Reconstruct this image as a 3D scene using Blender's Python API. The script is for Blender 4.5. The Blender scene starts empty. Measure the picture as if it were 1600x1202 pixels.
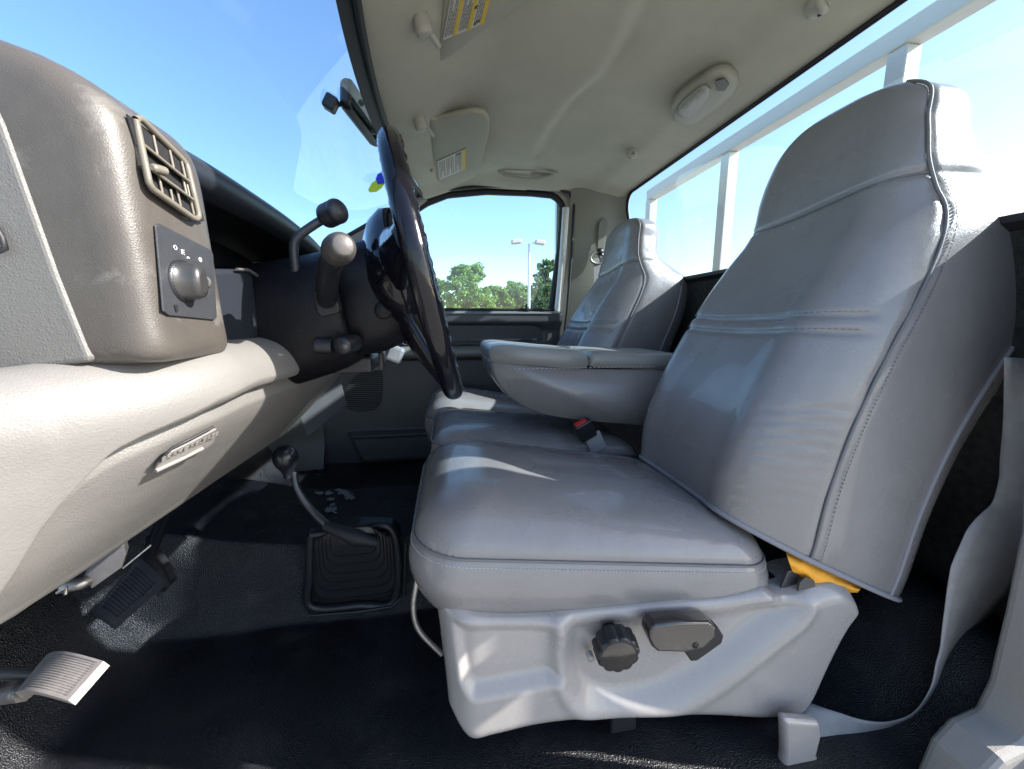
import bpy, bmesh, math, random
import numpy as np
from mathutils import Vector, Matrix
random.seed(7); rng = np.random.RandomState(5)
R = math.radians
scene = bpy.context.scene
C = scene.collection

# ------------------------------------------------------------------ camera
# truck frame: x towards the rear of the truck, y towards the passenger side, z up; metres
PITCH, YAW, CAM = R(9.3), R(9.34), Vector((0, 0, 0.65))
sy_, cy_, sp_, cp_ = math.sin(YAW), math.cos(YAW), math.sin(PITCH), math.cos(PITCH)
FW = Vector((sy_*cp_, cy_*cp_, -sp_)); RT = Vector((cy_, -sy_, 0)); UPV = Vector((sy_*sp_, cy_*sp_, cp_))
cam_d = bpy.data.cameras.new('camera'); cam = bpy.data.objects.new('camera', cam_d); C.objects.link(cam)
cam_d.sensor_width = 36; cam_d.lens = 13.5; cam_d.clip_start = 0.02; cam_d.clip_end = 3000
cam.location = CAM
cam.rotation_euler = Matrix((RT, UPV, -FW)).transposed().to_euler()
scene.camera = cam

# ------------------------------------------------------------------ light
SUN = Vector((1.0, -0.28, 0.655)).normalized()
EXPO = 1.5
world = bpy.data.worlds.new('World'); scene.world = world; world.use_nodes = True
nt = world.node_tree; bg = nt.nodes['Background']
sky = nt.nodes.new('ShaderNodeTexSky'); sky.sky_type = 'NISHITA'; sky.sun_disc = False
sky.sun_elevation = math.asin(SUN.z); sky.sun_rotation = math.atan2(SUN.x, SUN.y)
sky.air_density = 1.0; sky.dust_density = 1.0; sky.ozone_density = 1.5
nt.links.new(sky.outputs[0], bg.inputs[0]); bg.inputs[1].default_value = 0.15
sd = bpy.data.lights.new('sun', 'SUN'); sd.energy = 5.0; sd.angle = R(0.5); sd.color = (1, 0.95, 0.88)
so = bpy.data.objects.new('sun', sd); C.objects.link(so)
so.rotation_euler = SUN.to_track_quat('Z', 'Y').to_euler(); so.location = (6, -3, 8)
scene.view_settings.view_transform = 'Standard'; scene.view_settings.look = 'None'
scene.view_settings.exposure = EXPO; scene.view_settings.gamma = 1
scene.render.engine = 'CYCLES'
scene.cycles.use_denoising = True
scene.cycles.max_bounces = 10; scene.cycles.diffuse_bounces = 5; scene.cycles.transparent_max_bounces = 12
scene.cycles.sample_clamp_indirect = 6

# ------------------------------------------------------------------ helpers
def U(px, py, Y=None, X=None, Z=None):
    """world point seen at a pixel of the 1600x1202 photograph, at a real depth"""
    a = (float(px)-800)/600.; b = -(float(py)-601)/600.
    r = FW + a*RT + b*UPV
    t = (Y-CAM.y)/r.y if Y is not None else (X-CAM.x)/r.x if X is not None else (Z-CAM.z)/r.z
    return CAM + float(t)*r

def spline(pts, n, closed=False):
    """n points along a Catmull-Rom curve (chord length spaced)"""
    P = [np.array(p, float) for p in pts]
    m = len(P)
    if closed: Q = [P[-1]] + P + [P[0], P[1]]
    else: Q = [2*P[0]-P[1]] + P + [2*P[-1]-P[-2]]
    segs = m if closed else m-1
    fine = []
    K = 16
    for i in range(segs):
        p0, p1, p2, p3 = Q[i:i+4]
        for k in range(K):
            t = k/K
            fine.append(.5*((2*p1)+(-p0+p2)*t+(2*p0-5*p1+4*p2-p3)*t*t+(-p0+3*p1-3*p2+p3)*t**3))
    fine.append(P[0] if closed else P[-1])
    fine = np.array(fine)
    return resample(fine, n, closed)

def resample(fine, n, closed=False):
    fine = np.array(fine, float)
    d = np.r_[0, np.cumsum(np.linalg.norm(np.diff(fine, axis=0), axis=1))]
    s = np.linspace(0, d[-1], n+1)[:-1] if closed else np.linspace(0, d[-1], n)
    return np.stack([np.interp(s, d, fine[:, k]) for k in range(fine.shape[1])], 1)

def interp(x, xs, ys): return float(np.interp(x, xs, ys))
def sstep(a, b, x):
    t = min(1, max(0, (x-a)/(b-a))); return t*t*(3-2*t)

def link(name, me, mat, parent=None, smooth=True):
    o = bpy.data.objects.new(name, me); C.objects.link(o)
    if mat is not None:
        for m in (mat if isinstance(mat, (list, tuple)) else [mat]): me.materials.append(m)
    if smooth: me.polygons.foreach_set('use_smooth', [True]*len(me.polygons))
    if parent is not None:
        o.parent = parent
        o.matrix_parent_inverse = Matrix.Translation(-Vector(root_loc(parent)))
    return o

def root_loc(p):
    v = Vector(p.location)
    return v

def mesh(name, vs, fs, mat, parent=None, smooth=True, merge=False, bevel=0, segs=2, auto=None):
    me = bpy.data.meshes.new(name)
    me.from_pydata([tuple(map(float, v)) for v in vs], [], [tuple(int(i) for i in f) for f in fs])
    bm = bmesh.new(); bm.from_mesh(me)
    if merge: bmesh.ops.remove_doubles(bm, verts=bm.verts, dist=1e-5)
    bmesh.ops.recalc_face_normals(bm, faces=bm.faces)
    bm.to_mesh(me); bm.free(); me.update()
    o = link(name, me, mat, parent, smooth)
    if bevel:
        b = o.modifiers.new('bevel', 'BEVEL'); b.width = bevel; b.segments = segs; b.limit_method = 'ANGLE'; b.angle_limit = R(35)
    if auto:
        me.polygons.foreach_set('use_smooth', [True]*len(me.polygons))
        try: me.set_sharp_from_angle(angle=R(auto))
        except Exception: pass
    return o

class MB:
    """collects shapes into one mesh"""
    def __init__(s): s.v = []; s.f = []
    def add(s, vs, fs):
        n = len(s.v); s.v += [tuple(v) for v in vs]; s.f += [tuple(i+n for i in f) for f in fs]
        return s
    def grid(s, G, closed_u=False, closed_v=False):
        G = np.array(G); a, b = G.shape[:2]
        vs = G.reshape(-1, 3); fs = []
        for i in range(a if closed_u else a-1):
            for j in range(b if closed_v else b-1):
                i2 = (i+1) % a; j2 = (j+1) % b
                fs.append((i*b+j, i*b+j2, i2*b+j2, i2*b+j))
        return s.add(vs, fs)
    def loft(s, rings, cap=True):
        s.grid(rings, closed_v=True)
        if cap:
            for r in (rings[0], rings[-1]):
                s.add(r, [tuple(range(len(r)))])
        return s
    def tube(s, path, r, n=12, cap=True, flat=None):
        P = [Vector([float(c) for c in p]) for p in path]; m = len(P)
        rr = [float(q) for q in r] if hasattr(r, '__len__') else [r]*m
        rings = []; up = Vector((0.13, 0.21, 0.97))
        t0 = (P[1]-P[0]).normalized(); u = t0.cross(up).normalized()
        for i in range(m):
            t = (P[min(i+1, m-1)]-P[max(i-1, 0)]).normalized()
            u = (u - t*u.dot(t)).normalized(); w = t.cross(u)
            rings.append([P[i]+rr[i]*(math.cos(2*math.pi*k/n)*u+math.sin(2*math.pi*k/n)*w) for k in range(n)])
        return s.loft([[tuple(q) for q in rg] for rg in rings], cap)
    def box(s, c, d, rot=None):
        c = Vector(c); vs = []
        for sx in (-1, 1):
            for sy in (-1, 1):
                for sz in (-1, 1):
                    v = Vector((sx*d[0]/2, sy*d[1]/2, sz*d[2]/2))
                    if rot is not None: v = rot @ v
                    vs.append(tuple(c+v))
        return s.add(vs, [(0,1,3,2),(4,6,7,5),(0,4,5,1),(2,3,7,6),(0,2,6,4),(1,5,7,3)])
    def prism(s, poly, vec):
        """extrude a planar polygon of 3D points along vec"""
        n = len(poly); vec = Vector(vec)
        a = [tuple(Vector(p)) for p in poly]; b = [tuple(Vector(p)+vec) for p in poly]
        return s.add(a+b, [tuple(range(n)), tuple(range(2*n-1, n-1, -1))]+[(i, (i+1) % n, n+(i+1) % n, n+i) for i in range(n)])
    def lathe(s, prof, o, ax, n=32, cap=True):
        o = Vector(o); ax = Vector(ax).normalized(); u = ax.orthogonal().normalized(); w = ax.cross(u)
        return s.loft([[tuple(o+ax*h+r*(math.cos(2*math.pi*k/n)*u+math.sin(2*math.pi*k/n)*w)) for k in range(n)] for r, h in prof], cap)
    def build(s, name, mat, parent=None, **k):
        return mesh(name, s.v, s.f, mat, parent, **k)

def tag(o, label=None, cat=None, group=None, kind=None):
    if label: o['label'] = label
    if cat: o['category'] = cat
    if group: o['group'] = group
    if kind: o['kind'] = kind
    return o
def thing(name, label, cat, loc=(0, 0, 0), group=None, kind=None):
    o = bpy.data.objects.new(name, None); o.empty_display_size = .05; C.objects.link(o); o.location = loc
    return tag(o, label, cat, group, kind)
def ptag(o, label): o['label'] = label; return o
def copy_tree(o, parent=None):
    c = o.copy(); C.objects.link(c)
    if parent is not None: c.parent = parent; c.matrix_parent_inverse = o.matrix_parent_inverse.copy()
    for ch in [x for x in list(C.objects) if x.parent == o]: copy_tree(ch, c)
    return c
def rrect(cx, cy, a, b, r, n=8):
    out = []
    for qx, qy, s0 in ((1, 1, 0), (-1, 1, 90), (-1, -1, 180), (1, -1, 270)):
        for k in range(n+1):
            t = R(s0+90*k/n); out.append((cx+qx*(a-r)+r*math.cos(t), cy+qy*(b-r)+r*math.sin(t)))
    return out
def pts_px(l, **k): return [U(*p, **k) for p in l]
def groove(o, lines, width, depth, both=False):
    """press a mesh inwards along 3D polylines"""
    me = o.data; n = len(me.vertices)
    co = np.empty(n*3); me.vertices.foreach_get('co', co); co = co.reshape(-1, 3)
    no = np.empty(n*3); me.vertices.foreach_get('normal', no); no = no.reshape(-1, 3)
    for ln in lines:
        L = resample(ln, 160)
        best = np.full(n, 1e9)
        for k in range(0, n, 4000):
            best[k:k+4000] = np.sqrt(((co[k:k+4000, None, :]-L[None])**2).sum(2)).min(1)
        co = co - no*(depth*np.exp(-(best/width)**2))[:, None]
    me.vertices.foreach_set('co', co.ravel()); me.update()

# ------------------------------------------------------------------ materials
def mat(name, col, rough=.5, metal=0, bumps=(), var=0, varscale=3, var2=None, spec=.5, coat=0, rvar=0, rscale=8, sheen=0):
    m = bpy.data.materials.new(name); m.use_nodes = True; t = m.node_tree; N = t.nodes; L = t.links
    b = N['Principled BSDF']; b.inputs['Roughness'].default_value = rough; b.inputs['Metallic'].default_value = metal
    b.inputs['Specular IOR Level'].default_value = spec; b.inputs['Coat Weight'].default_value = coat
    b.inputs['Sheen Weight'].default_value = sheen
    b.inputs['Base Color'].default_value = (*col, 1)
    tc = N.new('ShaderNodeTexCoord')
    if var:
        nz = N.new('ShaderNodeTexNoise'); nz.inputs['Scale'].default_value = varscale; nz.inputs['Detail'].default_value = 6; nz.inputs['Roughness'].default_value = .6
        L.new(tc.outputs['Object'], nz.inputs['Vector'])
        mx = N.new('ShaderNodeMixRGB'); mx.inputs[1].default_value = (*[c*(1-var) for c in col], 1)
        c2 = var2 if var2 else [min(1, c*(1+var)) for c in col]
        mx.inputs[2].default_value = (*c2, 1)
        rmp = N.new('ShaderNodeMapRange'); rmp.inputs['From Min'].default_value = .35; rmp.inputs['From Max'].default_value = .65
        L.new(nz.outputs[0], rmp.inputs[0]); L.new(rmp.outputs[0], mx.inputs[0]); L.new(mx.outputs[0], b.inputs['Base Color'])
    if rvar:
        nz = N.new('ShaderNodeTexNoise'); nz.inputs['Scale'].default_value = rscale; nz.inputs['Detail'].default_value = 5
        L.new(tc.outputs['Object'], nz.inputs['Vector'])
        mr = N.new('ShaderNodeMapRange'); mr.inputs['From Min'].default_value = .3; mr.inputs['From Max'].default_value = .7
        mr.inputs['To Min'].default_value = max(.02, rough-rvar); mr.inputs['To Max'].default_value = min(1, rough+rvar)
        L.new(nz.outputs[0], mr.inputs[0]); L.new(mr.outputs[0], b.inputs['Roughness'])
    prev = None
    for kind, sc, st in bumps:
        if kind == 'v':
            n = N.new('ShaderNodeTexVoronoi'); n.feature = 'DISTANCE_TO_EDGE'; n.inputs['Scale'].default_value = sc; out = n.outputs['Distance']
        elif kind == 'd':
            n = N.new('ShaderNodeTexVoronoi'); n.inputs['Scale'].default_value = sc; out = n.outputs['Distance']
        else:
            n = N.new('ShaderNodeTexNoise'); n.inputs['Scale'].default_value = sc; n.inputs['Detail'].default_value = 4; out = n.outputs[0]
            if kind == 'w': n.inputs['Distortion'].default_value = 2.5
        L.new(tc.outputs['Object'], n.inputs['Vector'])
        bp = N.new('ShaderNodeBump'); bp.inputs['Strength'].default_value = 1; bp.inputs['Distance'].default_value = st
        L.new(out, bp.inputs['Height'])
        if prev: L.new(prev.outputs[0], bp.inputs['Normal'])
        prev = bp
    if prev: L.new(prev.outputs[0], b.inputs['Normal'])
    return m

LEATH = mat('leather', (.215, .203, .202), .25, coat=.35, bumps=(('v', 420, .00035), ('n', 9, .003)), var=.05, varscale=9, rvar=.06)
LEATHW = mat('leather_welt', (.15, .145, .15), .5, bumps=(('v', 500, .0004),))
STITCH = mat('thread', (.42, .41, .42), .7)
HEM = mat('hem', (.24, .235, .26), .8, bumps=(('n', 600, .001),))
SHIELD = mat('seat_shield_plastic', (.31, .29, .28), .26, coat=.3, bumps=(('v', 420, .0002), ('n', 8, .001)), var=.03, varscale=5, rvar=.07, rscale=14)
TAUPE = mat('taupe_plastic', (.068, .060, .053), .40, bumps=(('v', 500, .0002), ('n', 6, .0015)), var=.10, varscale=9, var2=(.088, .079, .070), rvar=.07, rscale=11)
BEIGE = mat('grey_beige_vinyl', (.165, .158, .149), .47, bumps=(('w', 85, .0003), ('v', 420, .0003)), var=.05, varscale=10)
HEAD = mat('headliner_cloth', (.44, .42, .325), .95, bumps=(('n', 900, .0004), ('n', 6, .002)), var=.07, varscale=5, sheen=.2)
TRIM = mat('olive_trim_plastic', (.21, .205, .165), .6, bumps=(('v', 600, .0003),), var=.05, varscale=8)
OFFW = mat('offwhite_plastic', (.40, .385, .32), .5, bumps=(('v', 600, .0002),), var=.05)
DOORG = mat('door_grey_plastic', (.060, .063, .068), .48, bumps=(('v', 500, .0003),), var=.08)
DOORD = mat('door_dark_plastic', (.035, .037, .042), .5, bumps=(('v', 500, .0003),))
BLK = mat('black_plastic', (.012, .013, .016), .38, bumps=(('v', 600, .0002),), rvar=.08)
COLM = mat('dark_column_plastic', (.006, .006, .008), .42, spec=.2, bumps=(('v', 420, .0003), ('n', 60, .0008)), var=.15, rvar=.1)
BLKG = mat('gloss_black_vinyl', (.005, .005, .008), .12, spec=.4, rvar=.08, rscale=20, bumps=(('n', 18, .002),))
RUB = mat('black_rubber', (.012, .012, .013), .6, bumps=(('n', 90, .0008),))
FLOORM = mat("black_floor_vinyl", (.005, .006, .008), .36, spec=.5, bumps=(('d', 430, .0017), ('n', 7, .003)), var=.3, varscale=7, var2=(.009, .010, .015), rvar=.14, rscale=9)
def add_dust(m, sc, lo, hi, col):
    t = m.node_tree; N = t.nodes; L = t.links; b = N['Principled BSDF']; src = b.inputs['Base Color'].links[0].from_socket
    tc = N.new('ShaderNodeTexCoord'); n1 = N.new('ShaderNodeTexNoise'); n1.inputs['Scale'].default_value = sc; n1.inputs['Detail'].default_value = 9; n1.inputs['Roughness'].default_value = .72
    n1.inputs['Distortion'].default_value = .6; L.new(tc.outputs['Object'], n1.inputs['Vector'])
    mr = N.new('ShaderNodeMapRange'); mr.inputs['From Min'].default_value = lo; mr.inputs['From Max'].default_value = hi; L.new(n1.outputs[0], mr.inputs[0])
    mx = N.new('ShaderNodeMixRGB'); mx.inputs[2].default_value = (*col, 1); L.new(mr.outputs[0], mx.inputs[0]); L.new(src, mx.inputs[1]); L.new(mx.outputs[0], b.inputs['Base Color'])
add_dust(FLOORM, 9, .54, .74, (.030, .029, .027)); add_dust(FLOORM, 60, .67, .74, (.07, .066, .06))
add_dust(TAUPE, 11, .55, .74, (.17, .162, .15))
FUZZ = mat('dark_carpet', (.030, .028, .024), 1, bumps=(('n', 350, .004), ('n', 40, .004)), var=.4, varscale=60)
STEEL = mat('bare_steel', (.42, .40, .38), .38, metal=.9, bumps=(('n', 120, .0006),), var=.15, rvar=.12)
PEDM = mat('worn_pedal_metal', (.33, .30, .29), .42, metal=.35, bumps=(('n', 60, .0008),), var=.15, varscale=20, rvar=.1)
WPAINT = mat('cream_painted_steel', (.62, .60, .54), .45, bumps=(('n', 30, .0008),), var=.05)
WHITE = mat('white_mark', (.8, .8, .8), .6)
PAPER = mat('label_paper', (.62, .61, .52), .6)
YEL = mat('label_yellow', (.70, .48, .04), .6)
INK = mat('label_ink', (.10, .09, .08), .7)
ORG = mat('orange_foam', (.85, .38, .03), .75, bumps=(('n', 60, .004),), var=.1, varscale=30)
RED = mat('red_button', (.55, .03, .03), .4)
BELT = mat('belt_webbing', (.27, .262, .262), .75, bumps=(('n', 300, .0008),), var=.08, varscale=40)
PAINTD = mat('body_paint_white', (.62, .62, .58), .3, coat=.5)
SEAL = mat('weatherstrip_rubber', (.012, .012, .014), .55)
LENS = mat('lamp_lens', (.30, .30, .25), .12, bumps=(('v', 300, .001),))
MIRR = mat('mirror_glass', (.45, .50, .42), .03, metal=1)
ASPH = mat('asphalt', (.34, .32, .29), .9, bumps=(('n', 30, .01),), var=.2, varscale=2)
TRUNK = mat('bark', (.09, .07, .05), .9, bumps=(('n', 12, .03),))
POLE = mat('galvanised_pole', (.55, .56, .60), .5, metal=.2)
LHEAD = mat('lamp_head_paint', (.52, .44, .42), .5)
ROOFM = mat('roof_shell', (.5, .5, .5), .4)
ST_B = mat('sticker_blue', (.01, .03, .55), .5); ST_Y = mat('sticker_lime', (.55, .70, .01), .5)

def leafmat(name, c1, c2):
    m = bpy.data.materials.new(name); m.use_nodes = True; t = m.node_tree; N = t.nodes; L = t.links
    b = N['Principled BSDF']; b.inputs['Roughness'].default_value = .6
    g = N.new('ShaderNodeNewGeometry'); r = N.new('ShaderNodeMixRGB'); r.inputs[1].default_value = (*c1, 1); r.inputs[2].default_value = (*c2, 1)
    L.new(g.outputs['Random Per Island'], r.inputs[0]); L.new(r.outputs[0], b.inputs['Base Color'])
    tr = N.new('ShaderNodeBsdfTranslucent'); L.new(r.outputs[0], tr.inputs[0])
    mx = N.new('ShaderNodeMixShader'); mx.inputs[0].default_value = .35
    L.new(b.outputs[0], mx.inputs[1]); L.new(tr.outputs[0], mx.inputs[2]); L.new(mx.outputs[0], N['Material Output'].inputs[0])
    return m
LEAF1 = leafmat('leaves_bright', (.10, .19, .035), (.24, .36, .07))
LEAF2 = leafmat('leaves_dark', (.05, .11, .04), (.12, .21, .06))

def glass(name, tint, ior=1.45, rough=0.0, boost=1.0):
    m = bpy.data.materials.new(name); m.use_nodes = True; t = m.node_tree; N = t.nodes; L = t.links
    N.remove(N['Principled BSDF'])
    tr = N.new('ShaderNodeBsdfTransparent'); tr.inputs[0].default_value = (*tint, 1)
    gl = N.new('ShaderNodeBsdfGlossy'); gl.inputs['Roughness'].default_value = rough
    lw = N.new('ShaderNodeLayerWeight'); lw.inputs['Blend'].default_value = .5
    pw = N.new('ShaderNodeMath'); pw.operation = 'POWER'; pw.inputs[1].default_value = 4.5
    L.new(lw.outputs['Facing'], pw.inputs[0])
    mu = N.new('ShaderNodeMath'); mu.operation = 'MULTIPLY_ADD'; mu.inputs[1].default_value = .85*boost; mu.inputs[2].default_value = .07*boost; mu.use_clamp = True
    L.new(pw.outputs[0], mu.inputs[0])
    mx = N.new('ShaderNodeMixShader'); L.new(mu.outputs[0], mx.inputs[0]); L.new(tr.outputs[0], mx.inputs[1]); L.new(gl.outputs[0], mx.inputs[2])
    L.new(mx.outputs[0], N['Material Output'].inputs[0])
    return m
G_WS = glass('windshield_glass', (.64, .82, .97), boost=1.25)
G_SIDE = glass('side_glass', (.70, .88, .93))
G_REAR = glass('rear_glass', (.70, .81, .88))

# ================================================================== SETTING
# ground
gm = MB(); gm.grid([[(x, y, -0.95) for x in np.linspace(-1500, 1500, 3)] for y in np.linspace(-1500, 1500, 3)])
tag(gm.build('ground', ASPH, smooth=False), 'grey asphalt parking lot around the truck', kind='structure')

# cab floor: near footwell, tunnel, far footwell, toe board
def floor_z(x, y):
    z = -.12
    tun = sstep(.965, 1.005, y)*(1-sstep(1.36, 1.47, y))
    top = .065 + .10*sstep(-.35, -.95, x)
    if x > .1: top = -.02
    top = .065+(.10*sstep(-.35, -.95, x))-.07*sstep(.05, .3, x)
    z += (top+.12)*tun
    z += (.07*sstep(1.40, 1.50, y))
    toe = sstep(-.72, -1.12, x)
    z += toe*.50
    z += .16*sstep(.80, .98, x)          # riser behind the seat
    hump = math.exp(-((x-1.0)/.12)**2-((y-.62)/.16)**2)*.06
    return z+hump+.0025*math.sin(x*17+y*9)
G = [[(x, y, floor_z(x, y)) for x in np.linspace(-1.16, 1.22, 130)] for y in np.linspace(.30, 1.97, 110)]
fl = MB().grid(G).build('cab_floor', FLOORM)
tag(fl, 'black pebbled vinyl cab floor with transmission hump', 'floor', kind='structure')

# headliner
def hdr_x(y): return -.075 - .085*(1-((y-1.2)/.82)**2)
RID = np.array([tuple(U(px, py, Z=1.29))[:2] for px, py in [(1012, 0), (1000, 30), (975, 80), (940, 130), (895, 165), (865, 205), (845, 245)]])
RIDF = resample(RID, 120)
def ceil_z(x, y):
    z = 1.225 + .075*sstep(-.16, .14, x)
    z -= .045*sstep(.66, .87, x)
    z -= .030*sstep(1.80, 1.94, y) + .06*(1-sstep(.36, .58, y))
    dd = np.hypot(RIDF[:, 0]-x, RIDF[:, 1]-y); k = dd.argmin(); d = dd[k]
    j = min(k+1, 119); i = max(j-1, 0); t = RIDF[j]-RIDF[i]
    s = t[0]*(y-RIDF[i][1])-t[1]*(x-RIDF[i][0])
    sd = d if s > 0 else -d
    z += .022*(sstep(-.04, .02, -sd)-.5)*math.exp(-max(0, d-.05)/.14) + .005*math.exp(-(d/.02)**2)
    # hollows above the visors and the passenger grab handle
    z += .012*math.exp(-((x-.07)/.13)**2-((y-1.45)/.25)**2) + .012*math.exp(-((x-.10)/.13)**2-((y-.8)/.22)**2)
    z += .010*math.exp(-((x-.37)/.14)**4-((y-1.80)/.05)**4)
    z -= .012*math.exp(-((x-.72)/.05)**2)
    return z
G = []
for y in np.linspace(.36, 1.925, 110):
    row = []
    x0 = hdr_x(y)
    for u in np.linspace(0, 1, 110): x = x0+u*(.865-x0); row.append((x, y, ceil_z(x, y)))
    G.append(row)
cl = MB().grid(G).build('cab_ceiling', HEAD); tag(cl, 'olive grey moulded headliner', 'ceiling', kind='structure')
# outer roof skin
G = [[(hdr_x(y)-.02+u*(.93-hdr_x(y)), y, 1.345+.03*math.sin(math.pi*u)-.10*abs((y-1.16)/.85)**4) for u in np.linspace(0, 1, 20)] for y in np.linspace(.33, 1.99, 24)]
rf = MB().grid(G).build('cab_roof', ROOFM); tag(rf, 'white steel roof skin of the cab', kind='structure')

# rear wall with its window opening
def rwx(z): return .862 + (1.25-z)*.21
def ring(outer, inner, fx, name, m, thick=.02):
    n = len(outer); mb = MB()
    vs = [fx(*p) for p in outer]+[fx(*p) for p in inner]
    mb.add(vs, [(i, (i+1) % n, n+(i+1) % n, n+i) for i in range(n)])
    return mb
inner = rrect(1.115, 1.035, .755, .215, .075, 10)
n_in = len(inner)
def outer_of(pl, cy, cz, a, b):
    out = []
    for y, z in pl:
        dy, dz = y-cy, z-cz; k = min(a/abs(dy) if dy else 9e9, b/abs(dz) if dz else 9e9); out.append((cy+k*dy, cz+k*dz))
    return out
outer = outer_of(inner, 1.115, 1.035, .88, .30)
rw = MB().add([(rwx(z), y, z) for y, z in outer]+[(rwx(z), y, z) for y, z in inner], [(i, (i+1) % n_in, n_in+(i+1) % n_in, n_in+i) for i in range(n_in)])
o = rw.build('rear_wall', TRIM, smooth=False); tag(o, 'trim around the rear window of the cab', kind='structure')
o2 = MB().prism([(rwx(.812)-.008, .34, .812), (rwx(.812)-.008, 1.90, .812), (rwx(-.2)-.05, 1.90, -.2), (rwx(-.2)-.05, .34, -.2)], (.03, 0, 0)).build('rear_wall_carpet', FUZZ, smooth=False)
tag(o2, 'dark fuzzy carpet on the rear wall below the window', kind='structure')
rwnd = thing('rear_window', 'wide fixed rear window of the cab with black seal', 'window', (rwx(1.03), 1.165, 1.035))
gl = MB(); gl.add([(rwx(z)+.012, y, z) for y, z in inner], [tuple(range(n_in))]).build('glass', G_REAR, rwnd, smooth=False)
MB().grid([[(rwx(z)+dx, y+0, z+0) for dx in (-.004,)] for y, z in inner][:0] or [[(rwx(z)-.003, y, z), (rwx(z)-.003, cy, cz)] for (y, z), (cy, cz) in zip(inner+inner[:1], outer_of(inner, 1.165, 1.035, .83, .30)[:0] or [(1.115+(y-1.115)*.985, 1.035+(z-1.035)*.955) for y, z in inner+inner[:1]])]).build('frit_border', SEAL, rwnd, smooth=False)
MB().loft([[(rwx(z)+.002+.007*math.cos(t)*1, y+.006*math.sin(t)*np.sign(y-1.115)*(abs(y-1.115) > .65), z+.006*math.sin(t)*np.sign(z-1.03)) for t in np.linspace(0, 2*math.pi, 9)[:-1]] for y, z in inner+inner[:1]], cap=False).build('seal', SEAL, rwnd)
sl = MB().prism([(.93, .45, .826), (.93, 1.88, .826), (.965, 1.88, .80), (.965, .45, .80)], (0, 0, -.012)); sl.build('sill', SEAL, rwnd, smooth=False)

# firewall and kick panels
fw = MB().grid([[(-1.17+.02*math.sin(y*6), y, z) for z in np.linspace(-.2, .9, 8)] for y in np.linspace(.30, 1.97, 12)]).build('firewall_wall', FLOORM)
tag(fw, 'dark padded firewall in front of the footwells', kind='structure')

# driver side pillar: trim beside the seat belt
DP = [(1660, 560), (1606, 560), (1600, 620), (1594, 700), (1590, 830), (1566, 950), (1540, 1060), (1520, 1100), (1480, 1118), (1450, 1150), (1425, 1210), (1660, 1210)]
poly = [tuple(U(px, py, Y=.43)) for px, py in DP]
mb = MB().prism(poly, (0, -.07, 0))
mb.prism([(.835, .42, .55), (.985, .42, .55), (.965, .42, 1.27), (.865, .42, 1.27)], (0, -.08, 0))
o = mb.build('driver_pillar', mat('driver_pillar_plastic', (.30, .285, .265), .5, bumps=(('v', 400, .0005), ('n', 12, .002)), var=.06), smooth=False, bevel=.012, segs=3); tag(o, 'beige door pillar trim beside the driver seat belt', kind='structure')
# driver side shell behind the pillar, sill and roof rail
mb = MB().box((1.12, .36, .5), (.27, .05, 1.3)).box((.0, .33, -.155), (2.4, .08, .06)).prism([(-.12, .36, 1.24), (.95, .36, 1.24), (.95, .36, 1.33), (-.12, .36, 1.33)], (0, -.03, 0))
tag(mb.build('driver_side_wall', PAINTD, smooth=False, bevel=.008), 'white body shell around the driver door opening', kind='structure')

# passenger pillar trim
G = []
for z in np.linspace(-.12, 1.285, 40):
    row = []
    for u in np.linspace(0, 1, 26):
        x = .60+u*(rwx(z)-.60); y = 1.925-.02*math.sin(math.pi*min(1, u*1.2))-.05*u**3 - .03*sstep(1.18, 1.27, z)
        row.append((x, y, z))
    G.append(row)
pp = MB().grid(G).build('passenger_pillar', TRIM); tag(pp, 'olive grey door pillar trim behind the passenger door', kind='structure')
o = MB().box((.60, 1.985, .5), (.10, .03, 1.6)).build('pillar_shell_wall', PAINTD, smooth=False); tag(o, 'white body shell behind the passenger door edge', kind='structure')
# belt slot cover & ring on the pillar
sb = thing('pillar_belt_anchor', 'seat belt height slider with steel ring on the far pillar', 'seat belt anchor', (.73, 1.88, 1.05))
a = [U(*p, Y=1.885) for p in [(940, 410), (932, 395), (935, 350), (942, 340), (949, 343), (950, 352), (945, 380), (943, 400)]]
MB().prism([tuple(p) for p in a], (0, -.006, 0)).build('slider_plate', mat('slider_plastic', (.13, .125, .10), .55), sb, smooth=False, bevel=.003)
c = U(932, 404, Y=1.86)
MB().tube([tuple(c+Vector((.034*math.cos(t), -.01, .026*math.sin(t)))) for t in np.linspace(0, 2*math.pi, 30)], .006, 8).build('steel_ring', STEEL, sb)
MB().lathe([(.0, 0), (.018, 0), (.018, .012), (.010, .02), (0, .02)], c+Vector((.015, 0, .03)), (0, -1, 0), 20).build('bolt_cap', BLK, sb)
MB().prism([tuple(c+Vector(v)) for v in ((-.02, -.01, 0), (.03, -.01, 0), (.06, -.01, -.5), (.01, -.01, -.5))], (0, .003, 0)).build('belt_strap', BELT, sb, smooth=False)

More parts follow.
